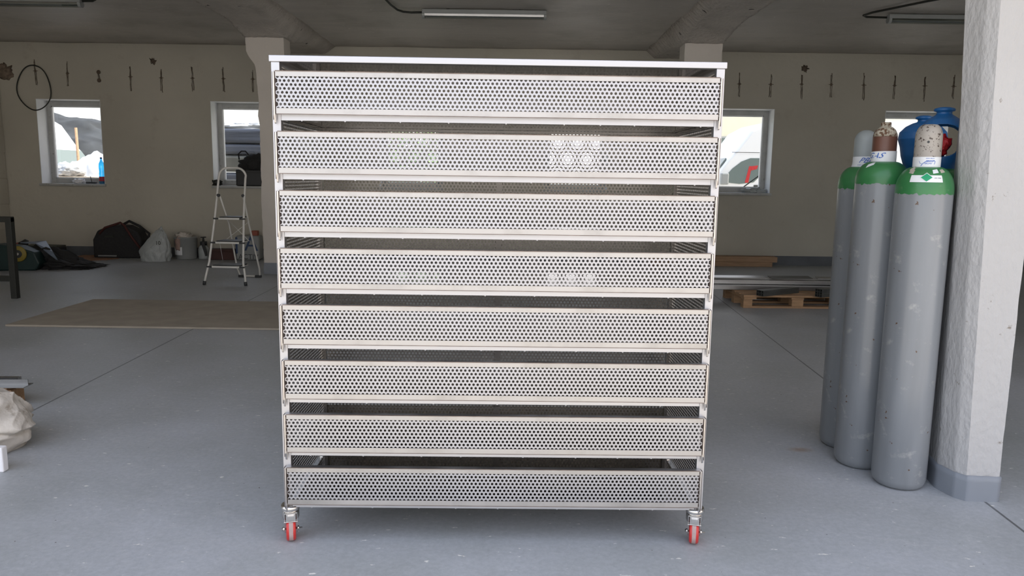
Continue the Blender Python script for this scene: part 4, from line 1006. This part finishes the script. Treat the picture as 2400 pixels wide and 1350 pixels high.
# ---------------------------------------------------------------- outside, behind the back wall
def van(x, y, rz, label, mirror=False):
    """side facing -y; nose towards -x"""
    t = thing('van', label, 'van', (x, y, 0), rz)
    s_ = -1 if mirror else 1
    prof = [(-.95, .35), (-.98, .85), (-.85, 1.10), (-.30, 1.28), (.12, 1.86), (.25, 2.00), (.62, 2.52), (.95, 2.70), (1.5, 2.76), (4.8, 2.76), (4.95, 2.6), (4.98, .4)]
    MB().prism([(s_ * a, b_) for a, b_ in prof], 0, 2.0, 'y').build('van_body', M_van, t, bevel=.06, seg=3)
    win = [(-.02, 1.36), (.22, 1.66), (.42, 1.82), (.62, 1.90), (.92, 1.90), (.95, 1.80), (.88, 1.52), (.72, 1.36), (.4, 1.32)]
    MB().prism([(s_ * a, b_) for a, b_ in win], -.012, .01, 'y').build('side_window', M_vglass, t)
    ws = MB().prism([(s_ * a, b_) for a, b_ in [(-.32, 1.29), (.12, 1.88), (.10, 1.90), (-.35, 1.30)]], .12, 1.88, 'y').build('windshield', M_vglass, t)
    MB().box(s_ * .02 - .10, s_ * .02 + .08, -.24, -.10, 1.30, 1.56).build('side_mirror', M_pail, t, bevel=.03)
    MB().box(min(s_ * 1.0, s_ * 1.012), max(s_ * 1.0, s_ * 1.012), -.003, .01, .5, 2.02).box(min(s_ * .2, s_ * 1.3), max(s_ * .2, s_ * 1.3), -.003, .01, 2.02, 2.03).build('door_seam', M_dark, t)
    MB().box(s_ * .80 - .07, s_ * .80 + .07, -.03, .01, 1.10, 1.30).build('door_handle', M_dark, t, bevel=.01)
    MB().prism([(s_ * a, b_) for a, b_ in [(.52, 1.35), (.60, 1.35), (.66, 1.72), (.60, 1.72)]], -.016, -.012, 'y').prism([(s_ * a, b_) for a, b_ in [(.64, 1.62), (.78, 1.66), (.80, 1.74), (.66, 1.72)]], -.016, -.012, 'y').build('red_pennant', M_redp, t)
    for wx in (-.1, 3.7):
        w = MB().lathe([(.20, -.1), (.33, -.1), (.35, -.06), (.35, .08), (.33, .1), (.2, .1)], n=32, mx=Matrix.Translation((s_ * wx, .02, .35)) @ Matrix.Rotation(PI / 2, 4, 'X')).build('wheel', M_blackp, t)
        MB().lathe([(.2, -.02), (.08, .0), (.02, .01)], n=24, mx=Matrix.Translation((s_ * wx, -.06, .35)) @ Matrix.Rotation(-PI / 2, 4, 'X')).build('hubcap', M_zinc, w)
    return t
van(4.72, 17.4, 0, 'white high-roof delivery van outside the window right of the rack')
v2 = van(-10.85, 15.6, R(-4), 'white van parked outside the leftmost window', mirror=True)
v2.location = (-10.75, 17.2, 0)
tag(MB().tube([(3.80, 13.07, 1.196), (4.24, 13.08, 1.53)], .010, 8).build('metal_rod', M_dark), 'thin dark rod leaning outside the window right of the rack', 'rod')
# building opposite
t = thing('far_building', 'sunlit cream building outside behind the delivery van', 'building', (14, 34, 0), 0)
MB().box(-7, 12, 0, 6, -.1, 5.2).build('facade', M_cream, t)
for xx in (-5.6, -2.4, .8, 4.0):
    w = MB().box(xx, xx + 1.6, -.06, .01, 2.4, 3.3).build('window', M_pvc, t); MB().box(xx + .08, xx + 1.52, -.08, -.06, 2.48, 3.22).build('pane', M_vglass, w)
MB().box(-7.2, 12.2, -.3, 6.2, 5.2, 5.5).build('roof', M_pvc, t)
t = thing('annex_building', 'cream outbuilding seen through the rightmost window', 'building', (11.5, 20, 0), 0)
MB().box(-2.6, 6, 0, 3, -.1, 4.8).build('facade', M_cream, t); MB().box(-2.8, 6.2, -.2, 3.2, 4.8, 5.0).build('roof', M_pvc, t)
# hill beyond the left window
tag(blob('wooded_hill', M_dhill, None, (-39, 62, -1.5), (14, 8, 7.6), amp=.05, freq=4, seed=3, sub=6), 'dark wooded hillside far outside the leftmost window', 'hill')
# post, heaps
t = thing('wooden_post', 'leaning thin orange post outside the leftmost window', 'post', (-9.15, 16.2, 0), 0)
MB().tube([(0, 0, 0), (-.03, 0, 2.3)], .028, 10).build('post_shaft', M_wood2, t)
tag(blob('white_heap', M_heap, None, (-8.45, 15.2, .55), (.80, .6, 1.15), amp=.2, freq=1.8, seed=7, sub=5, flat=-.02), 'heap covered in white plastic outside the leftmost window', 'heap')
tag(blob('rubble_pile', M_rock, None, (-8.2, 14.05, .3), (.9, .4, 1.3), amp=.25, freq=2.6, seed=9, sub=5, flat=-.02, post=lambda v: Vector((v.x, v.y, min(v.z, 1.0)))), 'tan rubble pile close outside the leftmost window', 'rubble')
tag(blob('tarp_on_rubble', M_heap, None, (-8.15, 14.05, 1.40), (.30, .16, .14), amp=.4, freq=2.2, seed=3, sub=4, flat=1.302), 'white tarp scrap on the rubble pile', 'tarp')
# wrapped stack outside second window
t = thing('wrapped_stack', 'dark wrapped stack of goods outside the second window', 'stack of goods', (-5.3, 15.3, 0), R(3))
z = 0
for k, (h, a, c_) in enumerate([(.55, -1.4, 1.5), (.5, -1.45, 1.5), (.38, -1.4, 1.45), (.34, -1.5, 1.45), (.22, -1.45, 1.4), (.30, -1.4, 1.5)]):
    mm = [M_dtarp, M_dark, M_dtarp, M_dtube, M_dtarp, M_dtarp][k]
    MB().box(a, c_, 0, 1.2, z, z + h - .012).build('wrapped_bale', mm, t, bevel=.06, seg=3); z += h
blob('plastic_cover', M_heap, t, (.1, .6, 2.33), (1.3, .55, .10), amp=.4, freq=2, seed=2, sub=4)
# bush outside third window and a leafy tree
def leafy(name, c, rad, n, label, cat, m, ls=.09, seed=1):
    rg = random.Random(seed); t = thing(name, label, cat, (c[0], c[1], 0), 0); mb = MB()
    for _ in range(n):
        d = Vector((rg.gauss(0, 1), rg.gauss(0, 1), rg.gauss(0, 1))).normalized() * (rg.random() ** .4)
        q = Vector((d.x * rad[0], d.y * rad[1], c[2] + d.z * rad[2]))
        a = Vector((rg.uniform(-1, 1), rg.uniform(-1, 1), rg.uniform(-1, 1))).normalized(); b_ = a.cross(Vector((rg.uniform(-1, 1), rg.uniform(-1, 1), .3))).normalized()
        s_ = ls * rg.uniform(.6, 1.3)
        mb.add([q - a * s_, q + b_ * s_ * .45, q + a * s_, q - b_ * s_ * .45], [(0, 1, 2, 3)])
    mb.build('foliage', m, t, fix=False)
    st_ = MB()
    for _ in range(7):
        a = rg.uniform(0, 2 * PI); st_.tube([(0, 0, 0), (rad[0] * .3 * math.cos(a), rad[1] * .3 * math.sin(a), c[2] * .7), (rad[0] * .6 * math.cos(a), rad[1] * .6 * math.sin(a), c[2] + rad[2] * .4)], [.04, .025, .01], 6)
    st_.build('stems', M_wood2, t)
leafy('bush', (-1.95, 16.5, 1.6), (1.5, .8, 1.5), 2600, 'leafy green bush outside, seen through the rack perforations', 'bush', M_leaf)
leafy('shrub', (6.0, 30, 2.2), (2.2, 1.5, 2.2), 1500, 'distant green shrub behind the delivery van', 'shrub', M_leaf, .16, 5)
